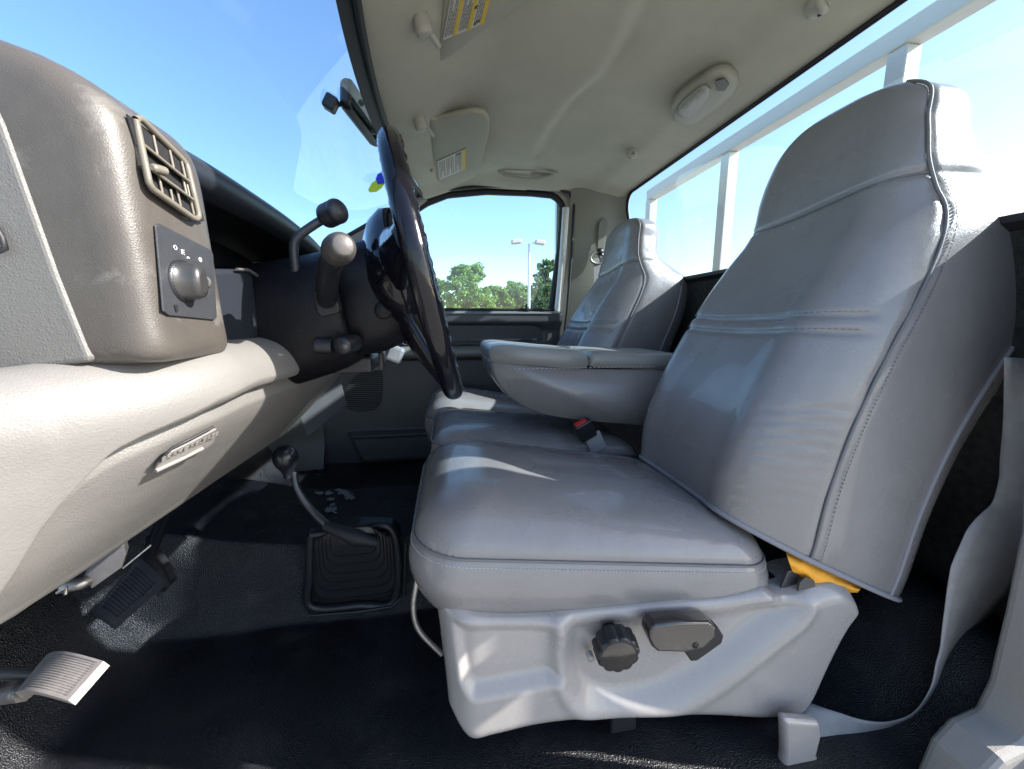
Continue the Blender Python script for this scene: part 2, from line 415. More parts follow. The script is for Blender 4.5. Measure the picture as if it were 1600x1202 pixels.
# windshield pillars and header
def ws(u, v):
    """windshield surface: u across (0 driver .. 1 passenger), v 0 base .. 1 top"""
    y = .385+u*1.525; k = 1-((y-1.15)/.765)**2
    xt, zt = hdr_x(y)-.012, 1.222
    xb, zb = -.72-.33*k, .86-.0*k
    z = zb+(zt-zb)*v; x = xb+(xt-xb)*v + .02*math.sin(math.pi*v)
    return (x, y, z+.012*math.sin(math.pi*v))
wsh = thing('windshield', 'large clear curved windshield in front of the dashboard', 'windshield', (-.5, 1.15, 1.0))
MB().grid([[ws(u, v) for v in np.linspace(0, 1, 30)] for u in np.linspace(0, 1, 50)]).build('glass', G_WS, wsh)
MB().tube([(hdr_x(y)-.004, y, 1.217) for y in np.linspace(.38, 1.93, 50)], .0085, 8).build('top_seal', SEAL, wsh)
MB().tube([ws(1, v) for v in np.linspace(0, 1, 20)], .010, 8).build('side_seal', SEAL, wsh)
MB().tube([ws(0, v) for v in np.linspace(0, 1, 20)], .010, 8).build('side_seal', SEAL, wsh)
MB().grid([[ws(u, v) for v in np.linspace(.965, 1, 3)] for u in np.linspace(0, 1, 50)]).build('frit_band', SEAL, wsh).location = (0, 0, -.002)

def apillar(name, ys, lab):
    A = []
    for v in np.linspace(0, 1, 24):
        p = Vector(ws(1 if ys > 1 else 0, v)); s = 1 if ys > 1 else -1
        q = Vector((p.x+.03+.085*(1-v), ys, p.z-.010-.03*(1-v)))
        row = []
        for t in np.linspace(0, 1, 8):
            r = p.lerp(q, t)+Vector((.0, -s*.012*math.sin(math.pi*t), -.004*math.sin(math.pi*t)))
            row.append(tuple(r+Vector((0, -s*.004, -.006))))
        A.append(row)
    o = MB().grid(A).build(name, mat(name+'_plastic', (.21, .21, .20), .5, bumps=(('v', 500, .0003),)))
    tag(o, lab, kind='structure'); return o
apillar('windshield_pillar', 1.945, 'grey windshield pillar trim beside the passenger door window')
apillar('windshield_pillar', .36, 'grey windshield pillar trim on the driver side')

# ================================================================== PASSENGER DOOR
pd = thing('passenger_door', 'closed passenger door with grey panel, black framed window and map pocket', 'door', (.0, 1.95, -.1))
pd['kind'] = 'thing'
WIN = [(520, 487), (560, 430), (600, 380), (640, 341), (667, 322), (700, 309), (760, 303.5), (830, 306), (864, 309.5), (876, 322), (872, 380), (857, 484), (790, 487), (700, 488), (600, 488)]
win = [np.array(U(*p, Y=1.965)) for p in WIN]
wc = resample(win+[win[0]], 120, True)
cen = np.array([.03, 1.965, .95])
def off(pl, d):
    n = len(pl); out = []
    for i in range(n):
        t = pl[(i+1) % n]-pl[i-1]; nrm = np.array([t[2], 0, -t[0]]); nrm /= np.linalg.norm(nrm)
        if np.dot(nrm, pl[i]-cen) < 0: nrm = -nrm
        out.append(pl[i]+nrm*d)
    return np.array(out)
def ringmesh(levels):
    return MB().grid([[tuple(l[i % len(l)]) for l in levels] for i in range(len(levels[0])+1)])
sh = lambda a, dy: a+np.array([0, dy, 0])
o0, o1, o2_, o3 = off(wc, -.002), off(wc, .024), off(wc, .030), off(wc, .075)
ringmesh([sh(o0, .01), sh(o0, -.012), sh(off(wc, .006), -.016), sh(off(wc, .020), -.016), sh(o1, -.010)]).build('window_seal', SEAL, pd)
ringmesh([sh(o1, -.008), sh(off(wc, .034), -.014), sh(off(wc, .05), -.012), sh(off(wc, .058), .0), sh(o3, .01)]).build('window_frame', OFFW, pd)
MB().add([tuple(v) for v in wc], [tuple(range(len(wc)))]).build('glass', G_SIDE, pd, smooth=False)
# rubber between the door and the pillar
MB().tube([tuple(U(*p, Y=1.915)) for p in [(655, 306), (700, 296), (760, 291), (830, 292), (872, 295), (890, 302), (897, 320), (893, 400), (886, 487), (872, 600), (862, 700)]], .007, 8).build('door_seal', SEAL, pd)
MB().tube(spline([tuple(U(*p, Y=1.935)) for p in [(884, 325), (879, 400), (871, 487)]], 14), .017, 8).build('door_edge', PAINTD, pd)
# inner panel
def bandpanel(name, px_top, px_bot, y0, y1, m, parent, n=40, th=.03):
    T = resample([tuple(U(*p, Y=y0)) for p in px_top], n); Bt = resample([tuple(U(*p, Y=y1)) for p in px_bot], n)
    mb = MB(); mb.grid([[tuple(T[i]+(Bt[i]-T[i])*t) for t in np.linspace(0, 1, 10)] for i in range(n)])
    mb.grid([[tuple(T[i]), tuple(T[i]+np.array([0, th, 0]))] for i in range(n)])
    mb.grid([[tuple(Bt[i]), tuple(Bt[i]+np.array([0, th, 0]))] for i in range(n)])
    for k in (0, n-1): mb.grid([[tuple(T[k]), tuple(T[k]+np.array([0, th, 0]))], [tuple(Bt[k]), tuple(Bt[k]+np.array([0, th, 0]))]])
    return mb.build(name, m, parent)
zt = .705
# heightfield panel: x from -.62 to .575
def door_y(x, z):
    y = 1.945
    y -= .035*sstep(.60, .655, z)*(1-sstep(.685, .712, z))           # top roll
    # recess behind the pull
    rec = sstep(-.5, -.40, x)*(1-sstep(.40, .50, x))*sstep(.52, .535, z)*(1-sstep(.625, .645, z))
    y += .030*rec
    y -= .045*sstep(.46, .48, z)*(1-sstep(.515, .53, z))*(1-sstep(.42, .50, x))*sstep(-.3, -.2, x)
    # map pocket
    pk = sstep(-.515, -.48, x)*(1-sstep(.35, .42, x))*(1-sstep(.105, .112, z))*sstep(-.075, -.02, z - .20*sstep(-.42, -.52, x))
    y -= .05*pk
    lip = math.exp(-((z-.100)/.008)**2)*sstep(-.50, -.47, x)*(1-sstep(.3, .4, x)); y -= .012*lip
    y += .05*sstep(-.10, -.16, z)
    return y
G = [[(x, door_y(x, z), z) for x in np.linspace(-.62, .572, 150)] for z in np.linspace(-.17, .706, 170)]
MB().grid(G).build('inner_panel', DOORG, pd)
MB().prism([(-.62, 1.93, .703), (.572, 1.93, .703), (.572, 1.90, .690), (-.62, 1.90, .690)][:0] or [(-.62, 1.905, .695), (.56, 1.905, .695), (.575, 1.96, .708), (-.62, 1.96, .708)], (0, 0, -.01)).build('window_ledge', mat('ledge_plastic', (.16, .165, .17), .4), pd, smooth=False, bevel=.004)
MB().tube([(x, 1.935, .710) for x in np.linspace(-.5, .545, 10)], .006, 6).build('glass_wiper_strip', SEAL, pd)
# upper switch recess and dark insert
MB().prism([tuple(U(*p, Y=1.948)) for p in [(690, 500), (822, 499), (842, 512), (850, 531), (690, 534)]], (0, .02, 0)).build('dark_insert', DOORD, pd, smooth=False)
# armrest with lit pull cup
AR = []
for x in np.linspace(-.35, .52, 30):
    k = sstep(-.35, -.25, x)*(1-sstep(.40, .52, x))
    AR.append([(x, 1.94-.075*k*math.cos(t)*.8-.01, .50+.030*math.sin(t)) for t in np.linspace(-math.pi/2, math.pi/2, 12)])
MB().grid(AR).build('armrest', mat('armrest_vinyl', (.16, .155, .14), .5, bumps=(('v', 350, .0006),)), pd)
MB().lathe([(.010, 0), (.012, .01), (.010, .03), (.006, .036), (0, .036)], (.392, 1.925, .70), (0, 0, 1), 14).build('lock_knob', BLK, pd)
# speaker grille
gx = spline([tuple(U(*p, Y=1.938)) for p in [(590, 577), (597, 585), (598, 610), (594, 632), (580, 642), (552, 643), (540, 632), (539, 615), (548, 595), (568, 580)]], 60, True)
MB().prism([tuple(p) for p in gx], (0, .006, 0)).build('speaker_grille', mat('grille_cloth', (.012, .012, .014), .8), pd, smooth=False)
gr = [c for c in pd.children if c.name.startswith('speaker_grille')][0]
zs = gx[:, 2]; mb = MB()
for z in np.linspace(zs.min()+.006, zs.max()-.006, 22):
    cr = []
    for i in range(60):
        a, b = gx[i], gx[(i+1) % 60]
        if (a[2]-z)*(b[2]-z) < 0: cr.append(a[0]+(b[0]-a[0])*(z-a[2])/(b[2]-a[2]))
    if len(cr) >= 2: mb.box(((min(cr)+max(cr))/2, 1.936, z), (max(cr)-min(cr), .006, .0035))
mb.build('grille_bars', DOORG, pd, smooth=False)
# sill trim / kick panel ahead of the door
G = []
for z in np.linspace(-.15, .80, 40):
    G.append([(-1.15+(.54)*u, 1.93-.10*(1-u)**2-.02*math.sin(u*3.1)-.06*sstep(.10, -.12, z)*u, z) for u in np.linspace(0, 1, 20)])
o = MB().grid(G).build('kick_panel_wall', mat('kick_plastic', (.085, .085, .078), .36, bumps=(('v', 500, .0003),))); tag(o, 'grey kick panel between firewall and passenger door', kind='structure')
o = MB().box((-.62, 1.985, .30), (.30, .02, 1.1)).build('kick_shell_wall', BLK, smooth=False); tag(o, 'black inner shell behind the kick panel', kind='structure')
o = MB().tube([(x, 1.89, -.09) for x in np.linspace(-.62, 1.0, 8)], .035, 12).build('door_sill', BLK); tag(o, 'black scuff sill below the passenger door', kind='structure')

# open driver door, swung out ahead of the camera
dd = thing('driver_door', 'opened driver door with dark grey inner panel beside the camera', 'door', (-.42, .30, -.1)); dd['kind'] = 'thing'
da = Vector((-.34, -.94, 0)); dn = Vector((.94, -.34, 0)); dh = Vector((-.44, .27, 0))
def dpt(s, z, o=0): return dh+da*s+dn*o+Vector((0, 0, z))
MB().grid([[tuple(dpt(s, z, .03+.02*math.sin(s*4)*math.sin(z*5))) for z in np.linspace(-.2, .70, 12)] for s in np.linspace(0, 1.05, 16)]).build('inner_panel', DOORG, dd)
MB().grid([[tuple(dpt(s, z, -.06)) for z in np.linspace(-.35, .72, 6)] for s in np.linspace(0, 1.08, 6)]).build('outer_skin', PAINTD, dd)
MB().tube([dpt(.02, .70), dpt(.40, 1.20), dpt(.95, 1.24), dpt(1.05, .70)], .022, 8).build('window_frame', BLK, dd)
MB().prism([dpt(.03, .70), dpt(.40, 1.19), dpt(.95, 1.23), dpt(1.04, .70)], dn*.004).build('glass', G_SIDE, dd, smooth=False)

# ================================================================== SEATS
CY = .752
ZS = [.27, .33, .40, .50, .60, .70, .78, .835, .875, .92, .97, 1.01, 1.04, 1.06, 1.075, 1.085]
XF = [.488, .490, .498, .533, .583, .641, .694, .735, .754, .766, .775, .783, .788, .793, .80, .812]
WW = [.218, .228, .232, .232, .230, .226, .215, .202, .190, .182, .172, .160, .143, .118, .085, .035]
SB = [.14, .14, .14, .135, .13, .125, .115, .090, .060, .036, .030, .028, .026, .022, .018, .010]
DD = [.265, .275, .29, .31, .345, .385, .41, .39, .275, .155, .13, .12, .105, .09, .07, .04]
KK = [.54, .47, .28, .18, .10, .05, 0, 0, 0, 0, 0, 0, 0, 0, 0, 0]
def st(z, A): return np.interp(z, ZS, A)
def smoothst(q, A):
    return spline([(z, a) for z, a in zip(ZS, A)], 400)
_tab = {}
for nm, A in (('x', XF), ('w', WW), ('s', SB), ('d', DD), ('k', KK)):
    T = spline([(z, a) for z, a in zip(ZS, A)], 500); _tab[nm] = (T[:, 0], T[:, 1])
def NW(z): return .020*sstep(.99, 1.06, z)
def tb(nm, z): return float(np.interp(z, *_tab[nm]))
RW = [.985, .86]
def back_ring(z, n=96, grow=0):
    w, s, d, k, xf = tb('w', z)+grow, tb('s', z), tb('d', z), tb('k', z), tb('x', z)
    bol = .014*sstep(.96, .80, z)
    cp = [(0, bol), (.40, bol*.7), (.64, .02*s), (.80, .18*s), (.91, .48*s), (.975, .78*s), (1.0, s), (1.0, s+.22*d), (RW[0], s+.66*d), (RW[1], s+.93*d), (.5, s+d), (0, s+d+.006)]
    pts = [(a*w, b) for a, b in cp]+[(-a*w, b) for a, b in cp[-2:0:-1]]
    ring = spline(pts, 4*n, True)
    # keep the sampling tied to the control points so stations line up
    ring = spline(pts, n, True)
    nw = NW(z)/w
    return [(xf+dx-grow*.6, CY-u*(1+nw*(u > 0)), z-k*dx) for u, dx in ring]
def seam_pt(z, side=1, grow=0, du=0):
    """point on the welt seam: side +1 near (driver door), -1 far"""
    w, s, k, xf = tb('w', z), tb('s', z), tb('k', z), tb('x', z)
    return (xf+s+du, CY-side*(w+grow+(NW(z) if side > 0 else 0)), z-k*(s+du))

def front_pt(u, z, lift=.0):
    """point on the front face, u -1 far .. 1 near"""
    rg = _ringcache.setdefault(round(z, 3), spline_ring(z))
    return rg
_ringcache = {}
def face_pt(u, z, out=0.0):
    w, s, k, xf = tb('w', z), tb('s', z), tb('k', z), tb('x', z); bol = .014*sstep(.96, .80, z)
    cu = [0, .40, .64, .80, .91, .975, 1.0]; cd = [bol, bol*.7, .02*s, .18*s, .48*s, .78*s, s]
    dx = float(np.interp(abs(u), cu, cd))-out
    return (xf+dx, CY-u*(w+(NW(z) if u > 0 else 0)), z-k*dx)

def make_seat(label):
    root = thing('bucket_seat', label, 'seat', (.30, CY, .20), 'grey leather seats of the cab')
    # ---- backrest
    zs = np.r_[np.linspace(.302, 1.03, 156), np.linspace(1.033, 1.085, 22)]
    rings = [back_ring(z, 140) for z in zs]
    mb = MB().loft(rings)
    br = mb.build('backrest', LEATH, root, merge=True)
    hs = [face_pt(u, .868+.030*(.5+.5*math.sin((u-.15)*1.7))) for u in np.linspace(-.99, .99, 40)]
    h2 = [(hs[-1][0]+t*.11, hs[-1][1]-.002, hs[-1][2]+.004*t) for t in np.linspace(0, 1, 12)]
    l1 = [face_pt(u, .655+.012*u*u) for u in np.linspace(-.86, .93, 30)]
    l2 = [face_pt(u, .628+.010*u*u) for u in np.linspace(-.86, .93, 30)]
    sn = [seam_pt(z, 1) for z in np.linspace(.275, 1.06, 130)]; sf = [seam_pt(z, -1) for z in np.linspace(.275, 1.06, 130)]
    groove(br, [hs], .006, .006); groove(br, [h2], .005, .003); groove(br, [l1, l2], .006, .006)
    groove(br, [sn, sf], .007, .005)
    wl = MB()
    for side in (1, -1):
        wl.tube([seam_pt(z, side, -.0012, -.003) for z in np.linspace(.304, 1.07, 130)], .0028, 8)
    wl.tube([tuple(np.array(p)-np.array([-.005, 0, 0])) for p in hs], .0022, 6)
    wl.build('welt', LEATHW, root)
    stt = MB()
    for side in (1,):
        for z in np.linspace(.307, .90, 105):
            a = Vector(seam_pt(z, side, .0022, .014)); b = Vector(seam_pt(z+.003, side, .0022, .014))
            stt.tube([a, b], .0008, 5)
    stt.build('stitching', LEATHW, root)
    for ln in (l1, l2):
        L = resample(ln, 50); s2 = MB()
        for i in range(0, 49):
            a = Vector(L[i])+Vector((-.0015, 0, .006)); b = Vector(L[i]*.4+L[i+1]*.6)+Vector((-.0015, 0, .006)); s2.tube([a, b], .0007, 5)
        s2.build('panel_stitching', LEATHW, root)
    # fleece hem along bottom and rear edge of the cover
    bot = back_ring(.302, 140); mb = MB().tube([tuple(Vector(p)+Vector((0, 0, -.002))) for p in bot]+[bot[0]], .0055, 8, cap=False)
    mb.tube([tuple(Vector(back_ring(z, 140)[38])) for z in np.linspace(.27, .86, 50)][:0] or [(tb('x', z)+tb('s', z)+.70*tb('d', z), CY-tb('w', z)*RW[0]*.995, z-tb('k', z)*(tb('s', z)+.70*tb('d', z))) for z in np.linspace(.304, .80, 50)], .004, 6)
    mb.build('cover_hem', HEM, root)
    # ---- cushion
    a, b = .327, .228; cx, cy = .260, .765
    lev = [(.05, .165), (.022, .180), (.006, .205), (-.006, .240), (-.008, .270), (-.002, .296), (.000, .304), (.003, .312), (.013, .330), (.030, .345), (.055, .359), (.09, .370), (.13, .377), (.17, .381), (.20, .3825), (.222, .383)]
    LV = spline(lev, 64)
    rings = []
    for ins, z in LV:
        out = []
        base = rrect(0, 0, a, b, .085, 24)
        for x, y in base:
            sx = (a-ins)/a; sy = (b-ins)/b
            X, Y = x*sx, y*sy
            zz = z-.135*(X+a)
            zz += .010*math.exp(-((X+.22)/.12)**2)*sstep(.30, .35, z) - .008*sstep(.33, .37, z)*math.exp(-((X-.30)/.1)**2)
            zz += .008*sstep(.33, .37, z)*(abs(Y)/b)**2
            out.append((cx+X, cy+Y, zz))
        rings.append(out)
    cu = MB().loft(rings).build('cushion', LEATH, root, merge=True)
    wr = []
    rs = np.random.RandomState(3)
    for k in range(16):
        x0 = -.055+.10*rs.rand(); y0 = .56+.40*rs.rand(); L0 = .05+.07*rs.rand(); an = rs.normal()*.35
        wr.append([(x0+L0*t*math.cos(an), y0+L0*t*math.sin(an)+.004*math.sin(t*5+k), .366-.135*(x0+L0*t+.067)) for t in np.linspace(0, 1, 8)])
    groove(cu, wr, .0045, .0016)
    wz = []
    for k in range(9):
        z0 = .33+.02*k; wz.append([face_pt(.70+.28*t, z0+.03*t+.006*rs.rand()) for t in np.linspace(0, 1, 8)])
        wz.append([face_pt(-.2+.5*t*rs.rand(), .36+.03*rs.rand()*k/3+.01*t) for t in np.linspace(0, 1, 6)])
    groove(br, wz[::2], .006, .0016)
    def ctop(x, y): return (x, y, .378-.135*(x-cx+a)+.0)
    g1 = [ctop(x, y) for x, y in spline([(.33, .55), (.355, .62), (.345, .74), (.30, .86), (.26, .98)], 30)]
    g2 = [ctop(x, y) for x, y in spline([(.22, .96), (.30, .91), (.40, .885), (.55, .88)], 30)]
    g3 = [ctop(x, y) for x, y in spline([(-.02, .965), (.1, .975), (.22, .97)], 20)]
    groove(cu, [g1], .012, .008); groove(cu, [g2, g3], .009, .006)
    sring = [(cx+x, cy+y, .304-.135*(x+a)) for x, y in rrect(0, 0, a, b, .085, 24)]
    groove(cu, [sring+[sring[0]]], .005, .004)
    wl = MB().tube([tuple(Vector(p)*1) for p in sring]+[sring[0]], .0024, 6, cap=False); wl.build('cushion_welt', LEATHW, root)
    L = resample(sring+[sring[0]], 330); stt = MB()
    for i in range(329):
        d = (Vector(L[i])-Vector((cx, cy, L[i][2]))).normalized()*.0042
        p = Vector(L[i])+d+Vector((0, 0, -.011)); q = Vector(L[i]*.45+L[i+1]*.55)+d+Vector((0, 0, -.011)); stt.tube([p, q], .0008, 5)
    stt.build('cushion_stitching', STITCH, root)
    return root
seat = make_seat('silver grey leather driver seat beside the open door, largest seat in view')

# parts only the driver seat shows: side shield, knobs, recline hinge, orange foam
TOP = [(676, 952), (700, 962), (760, 976), (850, 975), (950, 963), (1050, 950), (1130, 943), (1180, 931), (1203, 927), (1228, 938), (1250, 936), (1285, 925), (1318, 921), (1340, 932), (1351, 958)]
BOT = [(700, 1122), (706, 1142), (735, 1168), (775, 1161), (850, 1144), (950, 1134), (1100, 1130), (1200, 1134), (1250, 1132), (1264, 1128), (1280, 1108), (1300, 1065), (1325, 1012), (1340, 985), (1350, 965)]
def sdpoly(p, poly):
    p = np.array(p, float); inside = False; d = 1e9; n = len(poly)
    for i in range(n):
        a = np.array(poly[i], float); b = np.array(poly[(i+1) % n], float); e = b-a; w = p-a
        t = max(0, min(1, w.dot(e)/e.dot(e))); d = min(d, np.linalg.norm(w-e*t))
        if (a[1] > p[1]) != (b[1] > p[1]) and p[0] < (b[0]-a[0])*(p[1]-a[1])/(b[1]-a[1])+a[0]: inside = not inside
    return -d if inside else d
PAD = [(712, 990), (868, 990), (872, 1060), (742, 1084), (728, 1070)]
SCOOP = spline([(885, 985), (880, 1045), (905, 1098), (960, 1118), (1030, 1108), (1100, 1075), (1200, 1000), (1255, 952), (1200, 945), (1130, 955), (1000, 966), (920, 972)], 48, True)
T2 = spline(TOP, 170); B2 = spline(BOT, 170)
HSEG = SCOOP.tolist()
G = []
for i in range(170):
    row = []
    for t in np.linspace(0, 1, 70):
        p = T2[i]+(B2[i]-T2[i])*t
        s = i/169
        e = min(t, 1-t)*np.linalg.norm(B2[i]-T2[i]); e = min(e, (i)*4.1, (169-i)*4.5)
        y = .512 + .020*(1-min(1, e/26))**2.2
        y += .018*(1-sstep(-10, 14, sdpoly(p, PAD)))*sstep(700, 740, p[0]+8)
        sdv = sdpoly(p, HSEG)
        y += .029*(1-sstep(-30, 10, sdv)) - .004*math.exp(-((sdv-14)/9)**2)
        y += .03*sstep(1180, 1350, p[0])*t*.3 + .045*sstep(760, 676, p[0])**2
        row.append(tuple(Vector(U(p[0], p[1], Y=.515))+Vector((0, y-.515, 0))))
    G.append(row)
mb = MB().grid(G)
edge = [r[0] for r in G]+[G[-1][j] for j in range(1, 70)]+[r[-1] for r in G[::-1]][1:]+[G[0][j] for j in range(68, 0, -1)]
mb.grid([[e, (e[0]*.0+e[0], e[1]+.03, e[2]), (e[0], e[1]+.08, e[2])] for e in edge+edge[:1]])
mb.build('side_shield', SHIELD, seat, merge=True)
# lumbar knob
kc = U(967, 1026, Y=.488); ax = Vector((.10, 1, .10)).normalized()
def scal(r0, am, n, o, ax, h0, h1, N=120, r1=None):
    u = ax.orthogonal().normalized(); w = ax.cross(u); mb = MB(); rings = []
    for h, k in ((h0, .90), (h0+(h1-h0)*.08, .97), (h0+(h1-h0)*.5, 1.0), (h1, 1.02)):
        rings.append([tuple(o+ax*h+(r0+am*(abs(math.cos(n*th/2))**.8-.5))*k*(math.cos(th)*u+math.sin(th)*w)) for th in np.linspace(0, 2*math.pi, N+1)[:-1]])
    return mb.loft(rings)
kb = scal(.0335, .0042, 11, kc, ax, 0, .026).build('lumbar_knob', BLK, seat, auto=40)
KB = mat('knob_cap_plastic', (.03, .026, .024), .13, coat=.5, rvar=.06, rscale=30)
MB().lathe([(.0, -.0012), (.014, -.001), (.026, -.0002), (.0300, .0008), (.0298, .003)], kc, ax, 48).build('cap', KB, kb)
MB().lathe([(.012, .0), (.012, .03)], kc+ax*.022, ax, 20).build('knob_shaft', BLK, seat)
MB().lathe([(.0, 0), (.006, 0), (.006, .012)], U(924, 1030, Y=.52), (0, 1, 0), 14).build('screw_cap', SHIELD, seat)
# recline lever
lv = [tuple(U(*p, Y=.484)) for p in [(1016, 985), (1022, 978), (1060, 974), (1108, 973), (1121, 982), (1119, 996), (1100, 1014), (1070, 1021), (1028, 1020), (1019, 1012), (1014, 997)]]
lo = MB().prism(lv, (.0, .028, .003)).build('recline_lever', KB, seat, bevel=.005, segs=3, auto=50)
MB().prism([tuple(U(*p, Y=.512)) for p in [(1066, 1010), (1122, 980), (1131, 994), (1128, 1006), (1090, 1033), (1080, 1034)]], (0, .02, 0)).build('lever_slot', SEAL, seat, smooth=False, bevel=.002)
MB().lathe([(0, 0), (.0055, 0), (.0055, .004)], U(1087, 1009, Y=.4833), (0, 1, 0), 16).build('lever_hole', SEAL, lo)
# orange foam showing under the cover and the hinge
of = []
L1 = spline([(1228, 864), (1255, 872), (1290, 888), (1325, 908), (1347, 918)], 24); L2 = spline([(1238, 893), (1258, 908), (1280, 924), (1310, 926), (1340, 926)], 24)
for i in range(24):
    of.append([tuple(U(*(L1[i]+(L2[i]-L1[i])*t), Y=.548+.004*math.sin(i*.9+t*5)*t-.016*math.sin(math.pi*t))) for t in np.linspace(0, 1, 9)])
MB().grid(of).build('foam_padding', ORG, seat)
hg = MB()
for dy in (.545, .570):
    hg.prism([tuple(U(*p, Y=dy)) for p in [(1222, 938), (1218, 925), (1232, 893), (1243, 889), (1250, 897), (1246, 912), (1262, 930), (1262, 945)]], (0, .004, 0))
for dy in (.53, .555):
    hg.prism([tuple(U(*p, Y=dy)) for p in [(1244, 940), (1250, 912), (1260, 902), (1273, 908), (1276, 925), (1270, 942)]], (0, .004, 0))
hg.build('recline_hinge', mat('hinge_steel', (.09, .09, .09), .4, metal=.6), seat, smooth=False, bevel=.0015)
MB().lathe([(0, 0), (.006, 0), (.006, .02)], U(1263, 920, Y=.552), (0, 1, 0), 14).tube([U(1238, 902, Y=.57), U(1256, 909, Y=.60)], .004, 8).build('hinge_pin', STEEL, seat)
MB().box((.35, .77, .10), (.55, .40, .14)).box((.3, .57, -.02), (.05, .03, .16)).box((.3, .95, -.02), (.5, .03, .16)).build('seat_frame', BLK, seat, smooth=False, bevel=.004)
mb = MB().prism([tuple(U(*p, Y=.47)) for p in [(1226, 1126), (1284, 1130), (1287, 1150), (1279, 1182), (1296, 1230), (1222, 1232), (1228, 1180)]], (0, .02, 0))
mb.build('track_bracket', SHIELD, seat, smooth=False, bevel=.009, segs=4)
MB().tube(spline([tuple(U(*p, Y=.62)) for p in [(652, 905), (646, 950), (655, 985), (690, 1022)]], 24), .005, 8).build('slide_bar', STEEL, seat)

# passenger seat: same kind, its own instance
D2 = [d*k for d, k in zip(DD, [1, 1, .98, .92, .82, .72, .62, .60, .66, .8, .9, .95, 1, 1, 1, 1])]
T = spline([(z, a) for z, a in zip(ZS, D2)], 500); _tab['d'] = (T[:, 0], T[:, 1])
RW[:] = [.93, .76]
ps = make_seat('smaller looking grey leather passenger seat by the far door')
ps.location = (.30-.045, CY+.862, .195); ps.scale = (.95, .96, .985)

# centre seat: cushion and folded down armrest back
cs = thing('middle_seat', 'narrow middle seat cushion between the two front seats', 'seat', (.25, 1.19, .2), 'grey leather seats of the cab')
a, b = .31, .185; cx, cy = .255, 1.195
rings = []
for ins, z in spline([(.05, .16), (.02, .175), (.004, .21), (-.004, .26), (0, .300), (.004, .312), (.018, .330), (.05, .345), (.1, .352), (.15, .354), (.18, .3545)], 40):
    rings.append([(cx+x*(a-ins)/a, cy+y*(b-ins)/b, z-.11*(x*(a-ins)/a+a)+.012) for x, y in rrect(0, 0, a, b, .05, 14)])
o = MB().loft(rings).build('cushion', LEATH, cs, merge=True)
sring = [(cx+x, cy+y, .313-.11*(x+a)+.012) for x, y in rrect(0, 0, a, b, .05, 14)]
MB().tube(sring+[sring[0]], .0028, 6, cap=False).build('cushion_welt', LEATHW, cs)

ar = thing('folding_console', 'folded down centre backrest serving as armrest with cup recess', 'armrest', (.40, 1.16, .40))
# side outline (x,z) measured at the near face
NEAR = [(768, 560), (770, 575), (780, 595), (800, 620), (830, 638), (870, 650), (930, 660), (992, 665), (1040, 668), (1060, 560)]
lidb = [(x, z) for x, _, z in [tuple(U(*p, Y=1.03)) for p in [(766, 560), (767, 580), (776, 600), (798, 624), (838, 645), (900, 657), (992, 665), (1080, 672), (1080, 576), (1000, 577), (905, 576), (830, 571), (790, 567)]]]
poly = spline(lidb, 90, True)
rings = []
yc, hw = 1.18, .15
for u in np.linspace(-1, 1, 25):
    k = 1-.035*abs(u)**12
    c0 = poly.mean(0)
    rings.append([(c0[0]+(x-c0[0])*k, yc+u*hw, c0[1]+(z-c0[1])*k) for x, z in poly])
MB().loft(rings).build('armrest_body', LEATH, ar, merge=True)
lid = [(x, z) for x, _, z in [tuple(U(*p, Y=1.03)) for p in [(765, 542), (763, 554), (768, 566), (792, 570), (840, 573), (914, 577), (914, 552), (870, 546), (820, 541), (785, 538)]]]
def lidpiece(poly2, name, m, pocket=False):
    poly2 = spline(poly2, 60, True); rings = []; c0 = poly2.mean(0)
    for u in np.linspace(-1, 1, 25):
        k = 1-.10*abs(u)**8
        rings.append([(c0[0]+(x-c0[0])*(1-.03*abs(u)**6), yc+u*(hw+.004), c0[1]+(z-c0[1])*k) for x, z in poly2])
    return MB().loft(rings).build(name, m, ar, merge=True)
ARM = mat('armrest_lid_vinyl', (.25, .248, .235), .33, bumps=(('v', 420, .0006), ('n', 14, .002)))
lidpiece(lid, 'lid', ARM)
lid2 = [(x, z) for x, _, z in [tuple(U(*p, Y=1.03)) for p in [(922, 554), (921, 566), (925, 574), (1000, 577), (1080, 578), (1080, 556), (1000, 553), (940, 550)]]]
lidpiece(lid2, 'rear_lid', ARM)
tz = U(850, 541, Y=1.1)
MB().loft([[(.30+.09*k*math.cos(t), 1.20+.085*k*math.sin(t),   .566+h) for t in np.linspace(0, 2*math.pi, 40)[:-1]] for k, h in ((1.02, 0), (1.0, .004), (.92, .004), (.9, -.002))]).build('cup_ring', ARM, ar)
mb = MB()
for i in range(34):
    x = .16+.42*i/33; mb.tube([(x, 1.0265, .522-.0*x), (x+.007, 1.0265, .522)], .0012, 5)
mb.build('stitching', STITCH, ar)

# buckle
bk = thing('belt_buckle', 'black seat belt buckle with red release button beside the armrest', 'seat belt buckle', (.40, 1.01, .30))
q = U(914, 672, Y=.995)
rot = Matrix.Rotation(R(-28), 3, 'Y') @ Matrix.Rotation(R(10), 3, 'X')
MB().box(q, (.050, .028, .055), rot).build('housing', BLK, bk, smooth=False, bevel=.004)
MB().box(q+rot @ Vector((-.004, 0, .0285)), (.034, .018, .004), rot).build('release_button', RED, bk, smooth=False, bevel=.001)
MB().box(q+rot @ Vector((.012, .0, -.055)), (.05, .012, .06), rot).build('stalk', mat('stalk_plastic', (.30, .30, .31), .5), bk, smooth=False, bevel=.003)

